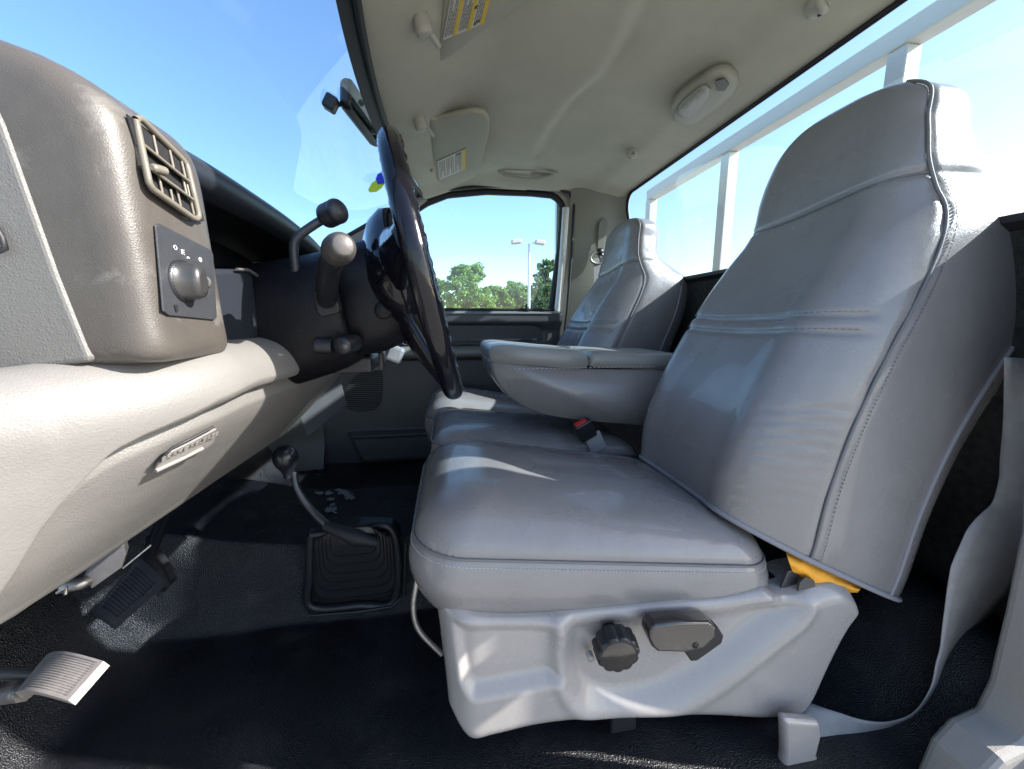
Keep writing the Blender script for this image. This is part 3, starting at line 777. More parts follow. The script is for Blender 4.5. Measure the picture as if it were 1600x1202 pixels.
# driver seat belt
bl = thing('seat_belt', 'grey webbing seat belt hanging twisted beside the driver seat', 'seat belt', (.95, .50, -.1))
cpt = [(1604, 560, .47, 30), (1600, 640, .47, 28), (1594, 720, .47, 26), (1592, 800, .475, 27), (1565, 850, .48, 40), (1533, 905, .485, 50), (1505, 960, .49, 44), (1475, 1030, .49, 26), (1462, 1075, .49, 10), (1435, 1118, .495, 7), (1390, 1141, .50, 8), (1340, 1143, .50, 14), (1290, 1132, .51, 20), (1250, 1118, .53, 20)]
cc = spline([c[:3] for c in cpt], 70); ww = np.interp(np.linspace(0, 1, 70), np.linspace(0, 1, len(cpt)), [c[3]*1.18 for c in cpt])
G = []
for i in range(70):
    j = min(i+1, 69); k = max(i-1, 0); t = cc[j][:2]-cc[k][:2]; t /= np.linalg.norm(t); nrm = np.array([-t[1], t[0]])
    f = i/69; dy = .022*math.sin(f*7.0)
    row = []
    for s in np.linspace(-1, 1, 7):
        p = cc[i][:2]+nrm*s*ww[i]; row.append(tuple(U(p[0], p[1], Y=cc[i][2]+dy*s)))
    G.append(row)
o = MB().grid(G).build('webbing', BELT, bl); so_ = o.modifiers.new('th', 'SOLIDIFY'); so_.thickness = .0014
MB().box(U(1255, 1122, Y=.555), (.03, .05, .02)).build('anchor', BLK, bl, smooth=False, bevel=.003)

# ================================================================== DASHBOARD
db = thing('dashboard', 'taupe and grey dashboard with dark instrument cluster hood', 'dashboard', (-.5, 1.1, .6))
# --- upper end block (taupe): y .355-.46
PR = [(-.62, .615), (-.62, .90), (-.50, .892), (-.40, .872), (-.335, .857), (-.285, .842), (-.254, .822), (-.242, .795), (-.238, .73), (-.235, .66), (-.233, .625), (-.240, .616), (-.30, .612)]
PRs = [np.array(p) for p in PR]
pr = resample(np.vstack([spline(PR[1:12], 90), [PR[12]], [PR[0]]]), 150)
c0 = np.array([-.48, .72])
rings = []
Y0, Y1 = .352, .462
for k, (ins, y) in enumerate([(.034, Y0+.000), (.022, Y0+.0008), (.014, Y0+.003), (.008, Y0+.0065), (.004, Y0+.011), (.001, Y0+.017), (0, Y0+.024), (0, Y0+.06), (0, Y1-.01), (.002, Y1-.003), (.006, Y1)]):
    rg = []
    n = len(pr)
    for i in range(n):
        t = pr[(i+1) % n]-pr[i-1]; nm = np.array([t[1], -t[0]]); nm /= (np.linalg.norm(nm)+1e-9)
        if nm.dot(pr[i]-c0) < 0: nm = -nm
        q = c0+(pr[i]-c0)*(1-ins*np.array([3.4, 4.4])) ; rg.append((q[0], y, q[1]))
    rings.append(rg)
up = MB().loft(rings).build('upper_panel', TAUPE, db, merge=True)
# --- end cap facing the door
cap = [tuple(U(*p, Y=.350)) for p in [(-90, 60), (-30, 120), (4, 190), (40, 290), (90, 430), (141, 557), (139, 566), (60, 576), (-90, 592)]]
ec = MB().prism(cap, (0, .012, 0)).build('end_cap', mat('end_cap_vinyl', (.135, .13, .122), .5, bumps=(('w', 85, .0003), ('v', 420, .0003)), var=.05, varscale=8), db, smooth=False, bevel=.004, segs=3)
MB().tube([tuple(U(*p, Y=.3455)) for p in [(-12, 345), (3, 372), (8, 388), (-10, 396)]], .002, 6).build('cap_notch', SEAL, ec)
# --- rear face plane of the upper block
XFACE = -.2365
def fpt(px, py, out=0):
    """point on the rear face of the upper block (its own curve)"""
    z = None
    X = XFACE
    for _ in range(3):
        p = U(px, py, X=X); X = float(np.interp(-p.z, [-.806, -.775, -.72, -.66, -.625], [-.247, -.240, -.2375, -.235, -.233]))
    p = U(px, py, X=X+out); return p
# air vent
vt = MB().prism([fpt(*p, out=.0035) for p in [(196, 178), (290, 250), (318, 345), (312, 347), (236, 300), (228, 285)]], (.001, 0, 0)).build('air_vent', SEAL, db, smooth=False)
ow = [(212, 187), (219, 184), (284, 248), (292, 258), (311, 338), (309, 343), (302, 341), (239, 296), (233, 286)]
VM = mat('vent_plastic', (.14, .125, .10), .45)
MB().tube([fpt(*p, out=.0065) for p in resample(ow+[ow[0]], 60)], .0026, 8, cap=False).build('frame', VM, vt)
mb = MB()
def lerp2(a, b, t): return (a[0]+(b[0]-a[0])*t, a[1]+(b[1]-a[1])*t)
LB, LT, RT_, RB = (239, 296), (217, 188), (288, 252), (309, 341)
for t in (.36, .68):
    a = lerp2(LT, LB, t); b = lerp2(RT_, RB, t)
    P = [fpt(*lerp2(a, b, s), out=.0085) for s in np.linspace(0, 1, 8)]
    mb.grid([[tuple(p+Vector((0, 0, .0012))), tuple(p+Vector((-.005, 0, .004)))] for p in P]); mb.grid([[tuple(p+Vector((0, 0, -.0012))), tuple(p+Vector((-.005, 0, .002)))] for p in P]); mb.tube(P, .0014, 6)
mb.build('louvre', VM, vt)
mb = MB()
for u, t0, t1 in ((.30, .05, .34), (.66, .05, .34), (.92, .05, .34), (.85, .36, .66), (.22, .70, .98), (.45, .80, .98), (.62, .70, .98), (.92, .70, .98), (.92, .38, .66)):
    a = fpt(*lerp2(lerp2(LT, RT_, u), lerp2(LB, RB, u), t0), out=.0055); b = fpt(*lerp2(lerp2(LT, RT_, u), lerp2(LB, RB, u), t1), out=.0055)
    mb.tube([a, b], .0011, 6)
mb.build('blades', VM, vt)
a, b = fpt(237, 262, out=.011), fpt(258, 268, out=.011); P = [a.lerp(b, t) for t in np.linspace(0, 1, 24)]
MB().tube(P, [.0032+.0006*math.sin(i*2.2) if 1 < i < 22 else .002 for i in range(24)], 12).build('thumb_tab', VM, vt)
a, b = fpt(214, 222, out=.003), fpt(224, 262, out=.003); P = [a.lerp(b, t) for t in np.linspace(0, 1, 50)]
MB().tube(P, [.003+.0006*math.sin(i*1.8) for i in range(50)], 10).build('thumb_wheel', VM, vt)
# headlamp switch panel
sw = [(240, 352), (246, 349), (325, 389), (331, 397), (337, 495), (333, 500), (262, 493), (252, 486)]
swp = MB().prism([fpt(*p, out=.0012) for p in sw], (.0015, 0, 0)).build('switch_panel', mat('switch_panel_plastic', (.035, .037, .042), .35, bumps=(('v', 600, .0002),), var=.1, varscale=80), db, smooth=False, bevel=.0008)
kc2 = fpt(286, 440, out=.003)
MB().lathe([(.0185, -.002), (.0185, .002), (.016, .003)], kc2, (1, -.05, 0), 40).build('knob_collar', BLK, swp)
kn = []
for h, rr in ((0, .0165), (.004, .0165), (.010, .0155), (.0135, .0135), (.015, .009)):
    kn.append([tuple(kc2+Vector((h+.002, rr*math.cos(t)*(1 if h < .004 else .62), rr*math.sin(t)))) for t in np.linspace(0, 2*math.pi, 40)[:-1]])
MB().loft(kn).build('headlamp_knob', mat('knob_rubber', (.03, .03, .03), .28), swp)
wl_ = fpt(317, 441, out=.002)
MB().lathe([(.0065, -.002), (.0065, .002), (0, .002)], wl_, (0, 1, 0), 24).build('dimmer_wheel', mat('dimmer_rubber', (.12, .12, .12), .5), swp)
def circle3(c, r, n=20): return [tuple(c+Vector((0, r*math.cos(t), r*math.sin(t)))) for t in np.linspace(0, 2*math.pi, n+1)]
mk = MB(); e = .0032
c1 = fpt(274, 387, out=e); mk.tube(circle3(c1, .0018), .0003, 5, cap=False)
c2 = fpt(285, 394, out=e)
mk.tube([c2+Vector((0, -.0008, -.002)), c2+Vector((0, -.0008, .002)), c2+Vector((0, .0002, .002)), c2+Vector((0, .0006, .001)), c2+Vector((0, -.0008, .0))], .0003, 5)
for d in (-.0013, 0, .0013): mk.tube([c2+Vector((0, .0012, d)), c2+Vector((0, .0026, d*1.6))], .0003, 5)
c3 = fpt(294, 404, out=e); mk.tube(circle3(c3, .0014)[:12], .0003, 5)
c4 = fpt(313, 406, out=e); mk.tube(circle3(c4, .0019), .0003, 5, cap=False); mk.tube([c4+Vector((0, 0, -.0019)), c4+Vector((0, 0, .0019))], .0003, 5); mk.tube([c4+Vector((0, -.0016, 0)), c4+Vector((0, .0016, 0))], .0003, 5)
c5 = fpt(306, 440, out=e)
for d in (-.0016, .0016):
    mk.tube(circle3(c5+Vector((0, .0002, d)), .0009, 10), .0003, 5, cap=False); mk.tube([c5+Vector((0, -.0016, d)), c5+Vector((0, -.0006, d*.7))], .0003, 5)
c6 = fpt(275, 482, out=e)
mk.build('symbols', WHITE, swp)
MB().prism([c6+Vector((0, -.0012, -.003)), c6+Vector((0, .0012, -.003)), c6+Vector((0, .0022, .003)), c6+Vector((0, -.0022, .003))], (.0006, 0, 0)).build('key_slot', SEAL, swp, smooth=False)

# --- instrument hood: black cavity
HD = mat('hood_dark_vinyl', (.018, .022, .030), .42, bumps=(('v', 500, .0003),))
hz = [(.445, .818), (.50, .822), (.60, .823), (.75, .820), (.88, .808), (.94, .79), (.965, .76)]
hzf = spline(hz, 50)
prof = [(-.02, -.030), (.0, -.024), (.006, -.010), (.004, .0), (-.006, .006), (-.05, .016), (-.14, .030), (-.26, .040), (-.45, .035), (-.62, -.0)]
hpf = spline(prof, 50)
MB().grid([[(-.262+dx, y, z+dz) for dx, dz in hpf] for y, z in hzf]).build('cluster_hood', HD, db)
# inner ceiling of the hood, gauge panel, lower shelf
MB().grid([[(-.282-.14*t, y, z-.028+.01*t) for t in np.linspace(0, 1, 4)] for y, z in hzf]).build('hood_lining', BLK, db)
MB().grid([[(-.42+.02*t, y, .60+(z-.03-.60)*t) for t in np.linspace(0, 1, 4)] for y, z in hzf]).build('gauge_panel', BLK, db)
MB().box((-.34, .458, .70), (.18, .006, .18)).build('hood_side', BLK, db, smooth=False)
lw = [tuple(U(*p, X=-.262)) for p in [(330, 420), (388, 421), (396, 430), (404, 500), (404, 534), (352, 540), (345, 520)]]
MB().prism(lw, (-.14, 0, 0)).build('lower_cluster_panel', HD, db, smooth=False, bevel=.006, segs=3)
MB().tube([U(*p, X=-.258) for p in [(370, 421), (388, 422), (402, 431)]], .002, 6).build('bezel_edge', STEEL, db)
MB().box((-.36, .72, .655), (.12, .53, .13)).box((-.43, .96, .70), (.10, .06, .22)).build('cluster_base', BLK, db, smooth=False, bevel=.006)
# passenger half of the dash top
G = []
for y in np.linspace(.955, 1.93, 40):
    k = 1-((y-1.45)/.6)**4*.05
    prf = spline([(-.30, .60), (-.285, .66), (-.290, .72), (-.315, .765), (-.37, .79), (-.50, .808), (-.75, .83), (-1.08, .84)], 40)
    G.append([(x, y, z*k) for x, z in prf])
MB().grid(G).build('passenger_top', HD, db)
dv = MB().prism([tuple(U(*p, X=-.36)) for p in [(472, 372), (500, 388), (502, 400), (476, 407)]], (-.004, 0, 0)).build('centre_vent', SEAL, db, smooth=False)
MB().tube([U(*p, X=-.357) for p in [(472, 371), (501, 388), (503, 401), (475, 408), (472, 371)]], .003, 6).build('frame', HD, dv)
mb = MB()
for t in (.3, .6, .85): mb.tube([U(*lerp2((473, 372), (475, 407), t), X=-.357), U(*lerp2((500, 388), (502, 400), t), X=-.357)], .0015, 5)
mb.build('blades', HD, dv)
# far top in front of the driver
G = [[(x, y, .855+.02*math.sin((x+.6)*3)) for x in np.linspace(-.62, -1.08, 10)] for y in np.linspace(.34, .97, 12)]
MB().grid(G).build('cowl_top', TAUPE, db)

# --- knee bolster + lower panel (one curved surface split along the seam line)
LP = spline([(-.300, .618), (-.262, .617), (-.240, .606), (-.232, .585), (-.238, .560), (-.256, .530), (-.290, .492), (-.330, .450), (-.362, .418), (-.378, .402), (-.388, .392), (-.43, .388), (-.60, .40)], 110)
def SW(y, z): return 3.2*max(0, .46-y)**2*(.15+.85*sstep(.40, .58, z))
SEAMPX = [(-60, 980), (0, 885), (50, 815), (100, 762), (150, 716), (200, 687), (250, 665), (320, 635), (390, 607), (440, 593)]
sm = []
for p in SEAMPX:
    X = -.30
    for _ in range(30):
        q = U(*p, X=X); i = 12+int(np.argmin(abs(LP[12:95, 1]-q.z))); X = .6*X+.4*(LP[i, 0]-SW(q.y, LP[i, 1]))
    sm.append((q.y, q.z))
sm = np.array(sorted(sm)); YB = .725
def seam_z(y): return float(np.interp(y, sm[:, 0], sm[:, 1]))
ys = np.linspace(.28, 1.30, 210)
def lnorm(i):
    t = LP[min(i+1, 109)]-LP[max(i-1, 0)]; n = np.array([-t[1], t[0]]); n /= np.linalg.norm(n)
    return n if n[0] > 0 or n[1] > .2 else n*1
Gb, Gl = [], []
for y in ys:
    szz = seam_z(y); rb, rl = [], []
    for i in range(110):
        x, z = LP[i]; t = LP[min(i+1, 109)]-LP[max(i-1, 0)]; nrm = np.array([-t[1], t[0]]); nrm /= np.linalg.norm(nrm)
        if nrm[0] < 0 and z > .395: nrm = -nrm
        rb.append((x, y, z, nrm))
    Gb.append(rb)
LPN = []
for i in range(110):
    t = LP[min(i+2, 109)]-LP[max(i-2, 0)]; nrm = np.array([t[1], -t[0]]); nrm /= np.linalg.norm(nrm)
    LPN.append(-nrm if nrm[0] < 0 else nrm)
LPN = np.array(LPN)
def surf(y, i, o):
    i = max(0, min(109, i)); a = int(i); b = min(a+1, 109); g = i-a
    x, z = LP[a]*(1-g)+LP[b]*g; nrm = LPN[a]*(1-g)+LPN[b]*g
    return (x+nrm[0]*o-SW(y, z), y, z+nrm[1]*o-.10*max(0, .46-y)*sstep(.54, .60, z))
def isam(z):
    return float(np.interp(-z, -LP[14:97, 1], np.arange(14, 97)))
Bg = []
for y in np.linspace(.25, YB, 120):
    k = 0 if y < YB-.07 else ((y-(YB-.07))/.07)
    rnd = math.sqrt(max(0, 1-k*k)) if k > 0 else 1
    i1 = isam(seam_z(y)); row = []
    cz = (LP[0, 1]+LP[int(i1), 1])/2
    for f in np.linspace(0, 1, 60):
        f = f**.8
        o = .011*min(1, max(0, 1-f)*9)**.5
        p = np.array(surf(y, f*i1, o))
        # close the inboard end with a rounded nose
        p[0] = -.30+(p[0]+.30)*(.35+.65*rnd) if k > 0 else p[0]
        p[2] = cz+(p[2]-cz)*(.55+.45*rnd) if k > 0 else p[2]
        row.append(tuple(p))
    Bg.append(row)
mb = MB().grid(Bg); last = Bg[-1]; mb.grid([last, [(-.34, YB+.002, .58)]*60])
mb.build('knee_bolster', BEIGE, db, merge=True)
Lg = []
for y in np.linspace(.25, 1.30, 220):
    z0 = seam_z(y) if y < YB else seam_z(YB)-.000
    i1 = isam(min(z0-.0045, .585)); row = []
    for f in np.linspace(0, 1, 70):
        f = f**1.5
        o = -.007+.009*min(1, f*30)
        p = np.array(surf(y, i1+f*(109-i1), o))
        p[0] -= .10*sstep(.95, 1.30, y)
        p[2] += .03*sstep(.95, 1.30, y)
        row.append(tuple(p))
    Lg.append(row)
lp = MB().grid(Lg).build('lower_panel', mat('lower_panel_vinyl', (.148, .143, .135), .40, bumps=(('v', 420, .0005), ('n', 40, .0008)), var=.05, varscale=9), db)
# black gap behind the seam
Sg = []
for y in np.linspace(.25, 1.28, 120):
    i = isam(min(seam_z(y), .585)); Sg.append([surf(y, i-2, -.012), surf(y, i+3, -.012)])
MB().grid(Sg).build('seam_gap', SEAL, db)
# park brake release handle
def lpt(px, py, o=0):
    X = -.33
    for _ in range(10):
        q = U(px, py, X=X); sp_q = surf(q.y, isam(q.z), 0); X = .5*X+.5*(sp_q[0]+o)
    return U(px, py, X=X)
HNDL = mat('handle_plastic', (.19, .182, .17), .4)
hb = [(240, 731), (246, 719), (262, 704), (300, 686), (334, 668), (330, 690), (318, 700), (280, 716), (243, 735)]
hl = MB().prism([lpt(*p, .007) for p in hb], (.0035, 0, -.001)).build('brake_release_handle', HNDL, db, smooth=False, bevel=.002, segs=3)
MB().tube([lpt(*p, .011) for p in [(248, 722), (268, 701), (300, 685), (334, 667)]], .0014, 6).build('shadow_gap', SEAL, hl)
MB().tube([lpt(*p, .012) for p in [(243, 736), (280, 719), (316, 701)]], .0022, 8).build('lower_lip', HNDL, hl)
tx = bpy.data.curves.new('release_lettering', 'FONT'); tx.body = 'BRAKE RELEASE'; tx.size = .0082; tx.extrude = .00025; tx.align_x = 'CENTER'; tx.align_y = 'CENTER'
to = bpy.data.objects.new('release_lettering', tx); C.objects.link(to); tx.materials.append(HNDL)
A_, B_ = lpt(272, 710, .0125), lpt(325, 685, .0125); mid = (A_+B_)/2
ux = (B_-A_).normalized(); nz_ = Vector((.8, -.1, -.55)); nz_ = (nz_-ux*nz_.dot(ux)).normalized(); uy = nz_.cross(ux)
if uy.z < 0: uy = -uy; nz_ = -nz_
to.matrix_world = Matrix.Translation(mid) @ Matrix((ux, uy, ux.cross(uy))).transposed().to_4x4()
bpy.context.view_layer.update()
lm = bpy.data.meshes.new_from_object(to.evaluated_get(bpy.context.evaluated_depsgraph_get())); lm.transform(to.matrix_basis)
bpy.data.objects.remove(to); link('release_lettering', lm, None, None, False)
lo2 = bpy.data.objects['release_lettering']; lo2.parent = hl; lo2.matrix_parent_inverse = Matrix.Identity(4)
# centre stack underside
G = [[(-.36-.02*math.sin(k), y, .62-.26*t) for t, k in ((t, t*3) for t in np.linspace(0, 1, 10))] for y in np.linspace(1.02, 1.42, 12)]
MB().grid(G).build('centre_stack', DOORG, db)
G = [[(-.40-.06*t, y, .64-.20*t) for t in np.linspace(0, 1, 6)] for y in np.linspace(1.40, 1.92, 12)]
MB().grid(G).build('glove_box', DOORG, db)

# ================================================================== STEERING
stc = thing('steering_column', 'dark steering column shroud with stalks', 'steering column', (-.30, .70, .66))
def xring(x, cy, cz, a, b, r, n=12, tilt=0):
    return [(x+tilt*(z-cz), y, z) for y, z in rrect(cy, cz, a, b, r, n)]
prof = [(-.42, .70, .620, .115, .100), (-.36, .70, .628, .115, .100), (-.28, .70, .640, .110, .096), (-.20, .70, .660, .105, .092), (-.165, .70, .672, .100, .088), (-.155, .70, .675, .092, .080)]
MB().loft([xring(x, cy, cz, a, b, min(a, b)*.82, 14, -.18) for x, cy, cz, a, b in [tuple(q) for q in spline(prof, 24)]]).build('lower_shroud', COLM, stc, merge=True)
prof = [(-.160, .70, .675, .082, .072), (-.150, .70, .680, .092, .082), (-.13, .70, .685, .096, .086), (-.10, .70, .694, .094, .084), (-.075, .70, .702, .088, .078), (-.065, .70, .704, .08, .07)]
MB().loft([xring(x, cy, cz, a, b, min(a, b)*.7, 14, -.18) for x, cy, cz, a, b in [tuple(q) for q in spline(prof, 20)]]).build('upper_shroud', COLM, stc, merge=True)
# turn signal stalk (towards the driver door)
ts = MB().tube(spline([tuple(U(512, 478, Y=.62)), tuple(U(511, 450, Y=.56)), tuple(U(515, 420, Y=.52)), tuple(U(521, 402, Y=.49))], 20), [.014]*10+[.0135]*10, 16).build('turn_signal_stalk', BLK, stc)
kc3 = U(535, 384, Y=.455); kd = (U(523, 396, Y=.50)-kc3).normalized()
MB().lathe([(0, -.002), (.0115, -.001), (.013, .002), (.014, .004), (.016, .008), (.017, .016), (.0175, .028), (.0165, .040), (.013, .046)], kc3, kd, 32).build('stalk_knob', mat('stalk_knob_rubber', (.045, .042, .04), .5, bumps=(('v', 700, .0004),)), ts)
MB().lathe([(0, -.004), (.0095, -.004), (.0115, -.002), (.0115, .001)], kc3, kd, 32).build('stalk_button', mat('stalk_button_plastic', (.10, .09, .085), .4, bumps=(('n', 200, .0004),)), ts)
MB().prism([tuple(U(*p, Y=.592)) for p in [(488, 455), (500, 448), (524, 455), (531, 484), (527, 490), (501, 496), (493, 487)]], (0, .02, 0)).build('stalk_boot', RUB, stc, smooth=False, bevel=.004, segs=3)
MB().lathe([(0, 0), (.011, 0), (.013, .003), (.013, .035)], U(533, 541, Y=.575), (.3, 1, .1), 24).tube([U(495, 540, Y=.60), U(520, 541, Y=.60)], .012, 12).build('tilt_lever', BLK, stc)
MB().lathe([(0, 0), (.004, 0), (.004, .003)], U(538, 542, Y=.572), (.3, 1, .1), 16).build('tilt_button', mat('tilt_cap', (.10, .09, .09), .5), stc)
MB().lathe([(0, 0), (.011, 0), (.013, .002), (.013, .006)], U(599, 485, Y=.601), (-.1, 1, 0), 24).build('cover_plug', COLM, stc)
# column gear lever with its knob above the hood
gl_ = MB().tube(spline([tuple(U(462, 425, Y=.615)), tuple(U(459, 385, Y=.612)), tuple(U(467, 369, Y=.612)), tuple(U(490, 352, Y=.615)), tuple(U(510, 340, Y=.62))], 30), .0062, 12).build('gear_lever', mat('lever_paint', (.03, .033, .04), .35), stc)
a, b = U(504, 341, Y=.62), U(536, 326, Y=.60); P = [a.lerp(b, t) for t in np.linspace(0, 1, 16)]
MB().tube(P, [.009, .013, .0155, .0165, .0168, .0168, .0168, .0168, .0168, .016, .017, .017, .0165, .015, .012, .006], 20).build('gear_knob', mat('gear_knob_vinyl', (.02, .02, .024), .38, bumps=(('v', 300, .0005),)), gl_)
MB().box((-.20, .72, .578), (.14, .08, .03)).box((-.15, .79, .575), (.05, .04, .04)).tube([(-.5, .70, .50), (-.18, .70, .60)], .03, 12).build('column_bracket', BLK, stc, smooth=False, bevel=.006)
MB().box(U(617, 553, Y=.86), (.035, .02, .035), Matrix.Rotation(.4, 3, 'Y')).build('ignition_housing', mat('ignition_metal', (.35, .38, .42), .4, metal=.4), stc, smooth=False, bevel=.006)

swl = thing('steering_wheel', 'glossy black steering wheel with lumpy wrapped grip', 'steering wheel', (-.033, .70, .728))
SWC = Vector((-.036, .70, .727)); tilt = R(12.3)
ny = Vector((0, 1, 0)); nu = Vector((-math.sin(tilt), 0, math.cos(tilt))); nn = Vector((math.cos(tilt), 0, math.sin(tilt)))
RR = .205
rings = []
for i in range(220):
    th = 2*math.pi*i/220; d = math.cos(th)*ny+math.sin(th)*nu
    lump = .0009*math.sin(i*1.55) if (20 < i < 190) else 0
    rr = .0158
    rings.append([tuple(SWC+d*RR+(rr+(lump if math.cos(f) < .2 else 0)+(.0022*max(0, math.sin(i*.9))*(math.cos(f-2.6) > .3)))*(math.cos(f)*d*.86+math.sin(f)*nn*1.0)) for f in np.linspace(0, 2*math.pi, 25)[:-1]])
rm = MB().grid(rings+[rings[0]], closed_v=True).build('rim', BLKG, swl, merge=True)
# hub and spokes
hub = []
for r_, h in ((.03, -.085), (.085, -.080), (.108, -.066), (.122, -.045), (.120, -.028), (.10, -.016), (.03, -.012)):
    hub.append([tuple(SWC+nn*h+(ny*math.cos(t)*1.05+nu*math.sin(t)*.92)*r_*(1+.05*math.cos(4*t))) for t in np.linspace(0, 2*math.pi, 49)[:-1]])
hb_ = MB().loft(hub).build('airbag_hub', BLKG, swl, merge=True)
for ang in (R(8), R(172), R(-55), R(-125)):
    d = math.cos(ang)*ny+math.sin(ang)*nu; s_ = d.cross(nn)
    secs = []
    for t in np.linspace(0, 1, 12):
        c_ = SWC+d*(.06+(RR-.062)*t)+nn*(-.045+.040*t**1.5); w_ = .052-.028*sstep(.2, .95, t); h_ = .024-.010*t
        secs.append([tuple(c_+s_*w_*math.cos(f)+nn*h_*math.sin(f)) for f in np.linspace(0, 2*math.pi, 17)[:-1]])
    MB().loft(secs).build('spoke', BLKG, swl)

# ================================================================== FLOOR CONTROLS
tl = thing('transfer_case_lever', 'bent black floor shift lever with round knob and pleated boot', 'gear lever', (-.25, 1.0, -.05))
MB().tube(spline([tuple(U(459, 738, Y=.96)), tuple(U(465, 765, Y=.95)), tuple(U(485, 795, Y=.94)), tuple(U(518, 826, Y=.92)), tuple(U(550, 840, Y=.91))], 40), np.linspace(.0075, .011, 40), 12).build('lever_rod', mat('lever_steel', (.06, .06, .065), .3, metal=.6), tl)
kk = U(446, 715, Y=.96)
ring_ = [(0, .028), (.012, .027), (.021, .020), (.027, .008), (.028, -.004), (.024, -.018), (.016, -.030), (.012, -.042), (.012, -.05)]
MB().lathe(ring_, kk, (Vector(U(446, 700, Y=.96))-Vector(U(455, 745, Y=.96))).normalized(), 32).build('knob', mat('lever_knob_plastic', (.012, .013, .016), .25), tl)
def bq(pl, y): return [tuple(U(*p, Y=y)) for p in pl]
lo_ = []
for k, (x0, y0, x1, y1, yy) in enumerate([(482, 826, 616, 832, 1.06)]): pass
# boot frame: raised surround on the tunnel side
fr = [(478, 832), (486, 826), (560, 820), (612, 822), (623, 834), (626, 930), (618, 944), (500, 956), (480, 958), (476, 940)]
MB().prism(bq(fr, .978), (0, .05, .0)).build('boot_frame', BLK, tl, smooth=False, bevel=.008, segs=3)
MB().tube(spline([U(*p, Y=.962) for p in [(486, 836), (484, 900), (486, 948), (560, 946), (617, 936), (614, 830), (560, 828), (486, 836)]], 60), .011, 10).build('frame_rim', BLK, tl)
inn = [(506, 842), (602, 838), (606, 880), (604, 928), (500, 936), (502, 890)]
c0_ = U(553, 893, Y=.972); c1_ = U(552, 842, Y=.905); rg = []
for k in range(61):
    t = k/60.; c_ = c0_.lerp(c1_, t**.9) ; pl = .0105*math.cos(t*2*math.pi*6.5)*(1-.3*t)*(1 if t > .12 else t/.12)
    a_, b_ = .100-.058*t+pl, .090-.066*t+pl
    rg.append([(c_.x+x, c_.y, c_.z+z) for x, z in rrect(0, 0, a_, b_, min(a_, b_)*(.35+.3*t), 8)])
MB().loft(rg).build('pleated_boot', mat('pleat_rubber', (.016, .016, .018), .30), tl, merge=True)
MB().tube([U(508, 822, Y=.92), U(530, 830, Y=.91), U(556, 840, Y=.90), U(590, 848, Y=.90)], [.011, .015, .019, .012], 16).build('boot_collar', RUB, tl)
# second low surround line
MB().tube([U(*p, Y=.95) for p in [(483, 962), (560, 956), (612, 948), (632, 930), (634, 850)]], .004, 8).build('surround_edge', BLK, tl)

def pad(name, px, Y, vec, m, parent, bevel=.004): return MB().prism([tuple(U(*p, Y=Y)) for p in px], vec).build(name, m, parent, smooth=False, bevel=bevel, segs=3)
# parking brake pedal: curved ribbed pad nearest to the viewer
pk = thing('parking_brake_pedal', 'worn metal parking brake pedal with fine ribs nearest the door', 'pedal', (-.48, .5, .2))
def padsurf(A, B, Cc, D, bow, nu_=24, nv=60, rib=.0012, nr=16, edge=.12):
    """bowed pad between four corners, ribs running A->D"""
    A, B, Cc, D = map(Vector, (A, B, Cc, D)); nrm = (B-A).cross(D-A).normalized()
    if nrm.z < 0: nrm = -nrm
    G = []
    for i in range(nu_):
        u = i/(nu_-1); row = []
        for j in range(nv):
            v = j/(nv-1); p = A.lerp(B, u).lerp(D.lerp(Cc, u), v)
            inside = min(u, 1-u) > edge*.5 and min(v, 1-v) > edge*.6
            h = bow*math.sin(math.pi*u) + (rib*(.5+.5*math.cos(2*math.pi*nr*v)) if inside else rib*1.3)
            row.append(tuple(p+nrm*h))
        G.append(row)
    return G, nrm
cA, cB, cC, cD = U(24, 1084, Y=.50), U(108, 1096, Y=.44), U(163, 1034, Y=.47), U(74, 1024, Y=.55)
G, nrm = padsurf(cA, cB, cC, cD, .014, 40, 110, .0011, 17)
mb = MB().grid(G); ed = [r[0] for r in G]+G[-1][1:]+[r[-1] for r in G[::-1]][1:]+G[0][::-1][1:]
mb.grid([[e, tuple(Vector(e)-nrm*.010)] for e in ed]); mb.add([tuple(Vector(e)-nrm*.010) for e in ed], [tuple(range(len(ed)))])
mb.build('pad', PEDM, pk)
MB().tube([U(60, 1055, Y=.53), U(10, 1053, Y=.55), U(-80, 1048, Y=.60)], .008, 8).tube([U(40, 1080, Y=.51), U(0, 1085, Y=.52), U(-80, 1100, Y=.55)], .012, 8).build('arm', STEEL, pk)
# brake pedal
bp_ = thing('brake_pedal', 'wide black rubber brake pedal hanging under the dash', 'pedal', (-.58, .72, .15))
cA, cB, cC, cD = U(146, 958, Y=.70), U(176, 978, Y=.68), U(256, 908, Y=.76), U(218, 872, Y=.80)
G, nrm = padsurf(cA, cB, cC, cD, .004, 40, 110, .0028, 17, .2)
mb = MB().grid(G); ed = [r[0] for r in G]+G[-1][1:]+[r[-1] for r in G[::-1]][1:]+G[0][::-1][1:]
mb.grid([[e, tuple(Vector(e)-nrm*.016)] for e in ed]); mb.add([tuple(Vector(e)-nrm*.016) for e in ed], [tuple(range(len(ed)))])
mb.build('pad', mat('pedal_rubber', (.022, .026, .034), .5), bp_)
MB().tube([U(205, 915, Y=.76), U(235, 860, Y=.86), U(260, 800, Y=.95)], .012, 10).build('arm', BLK, bp_)
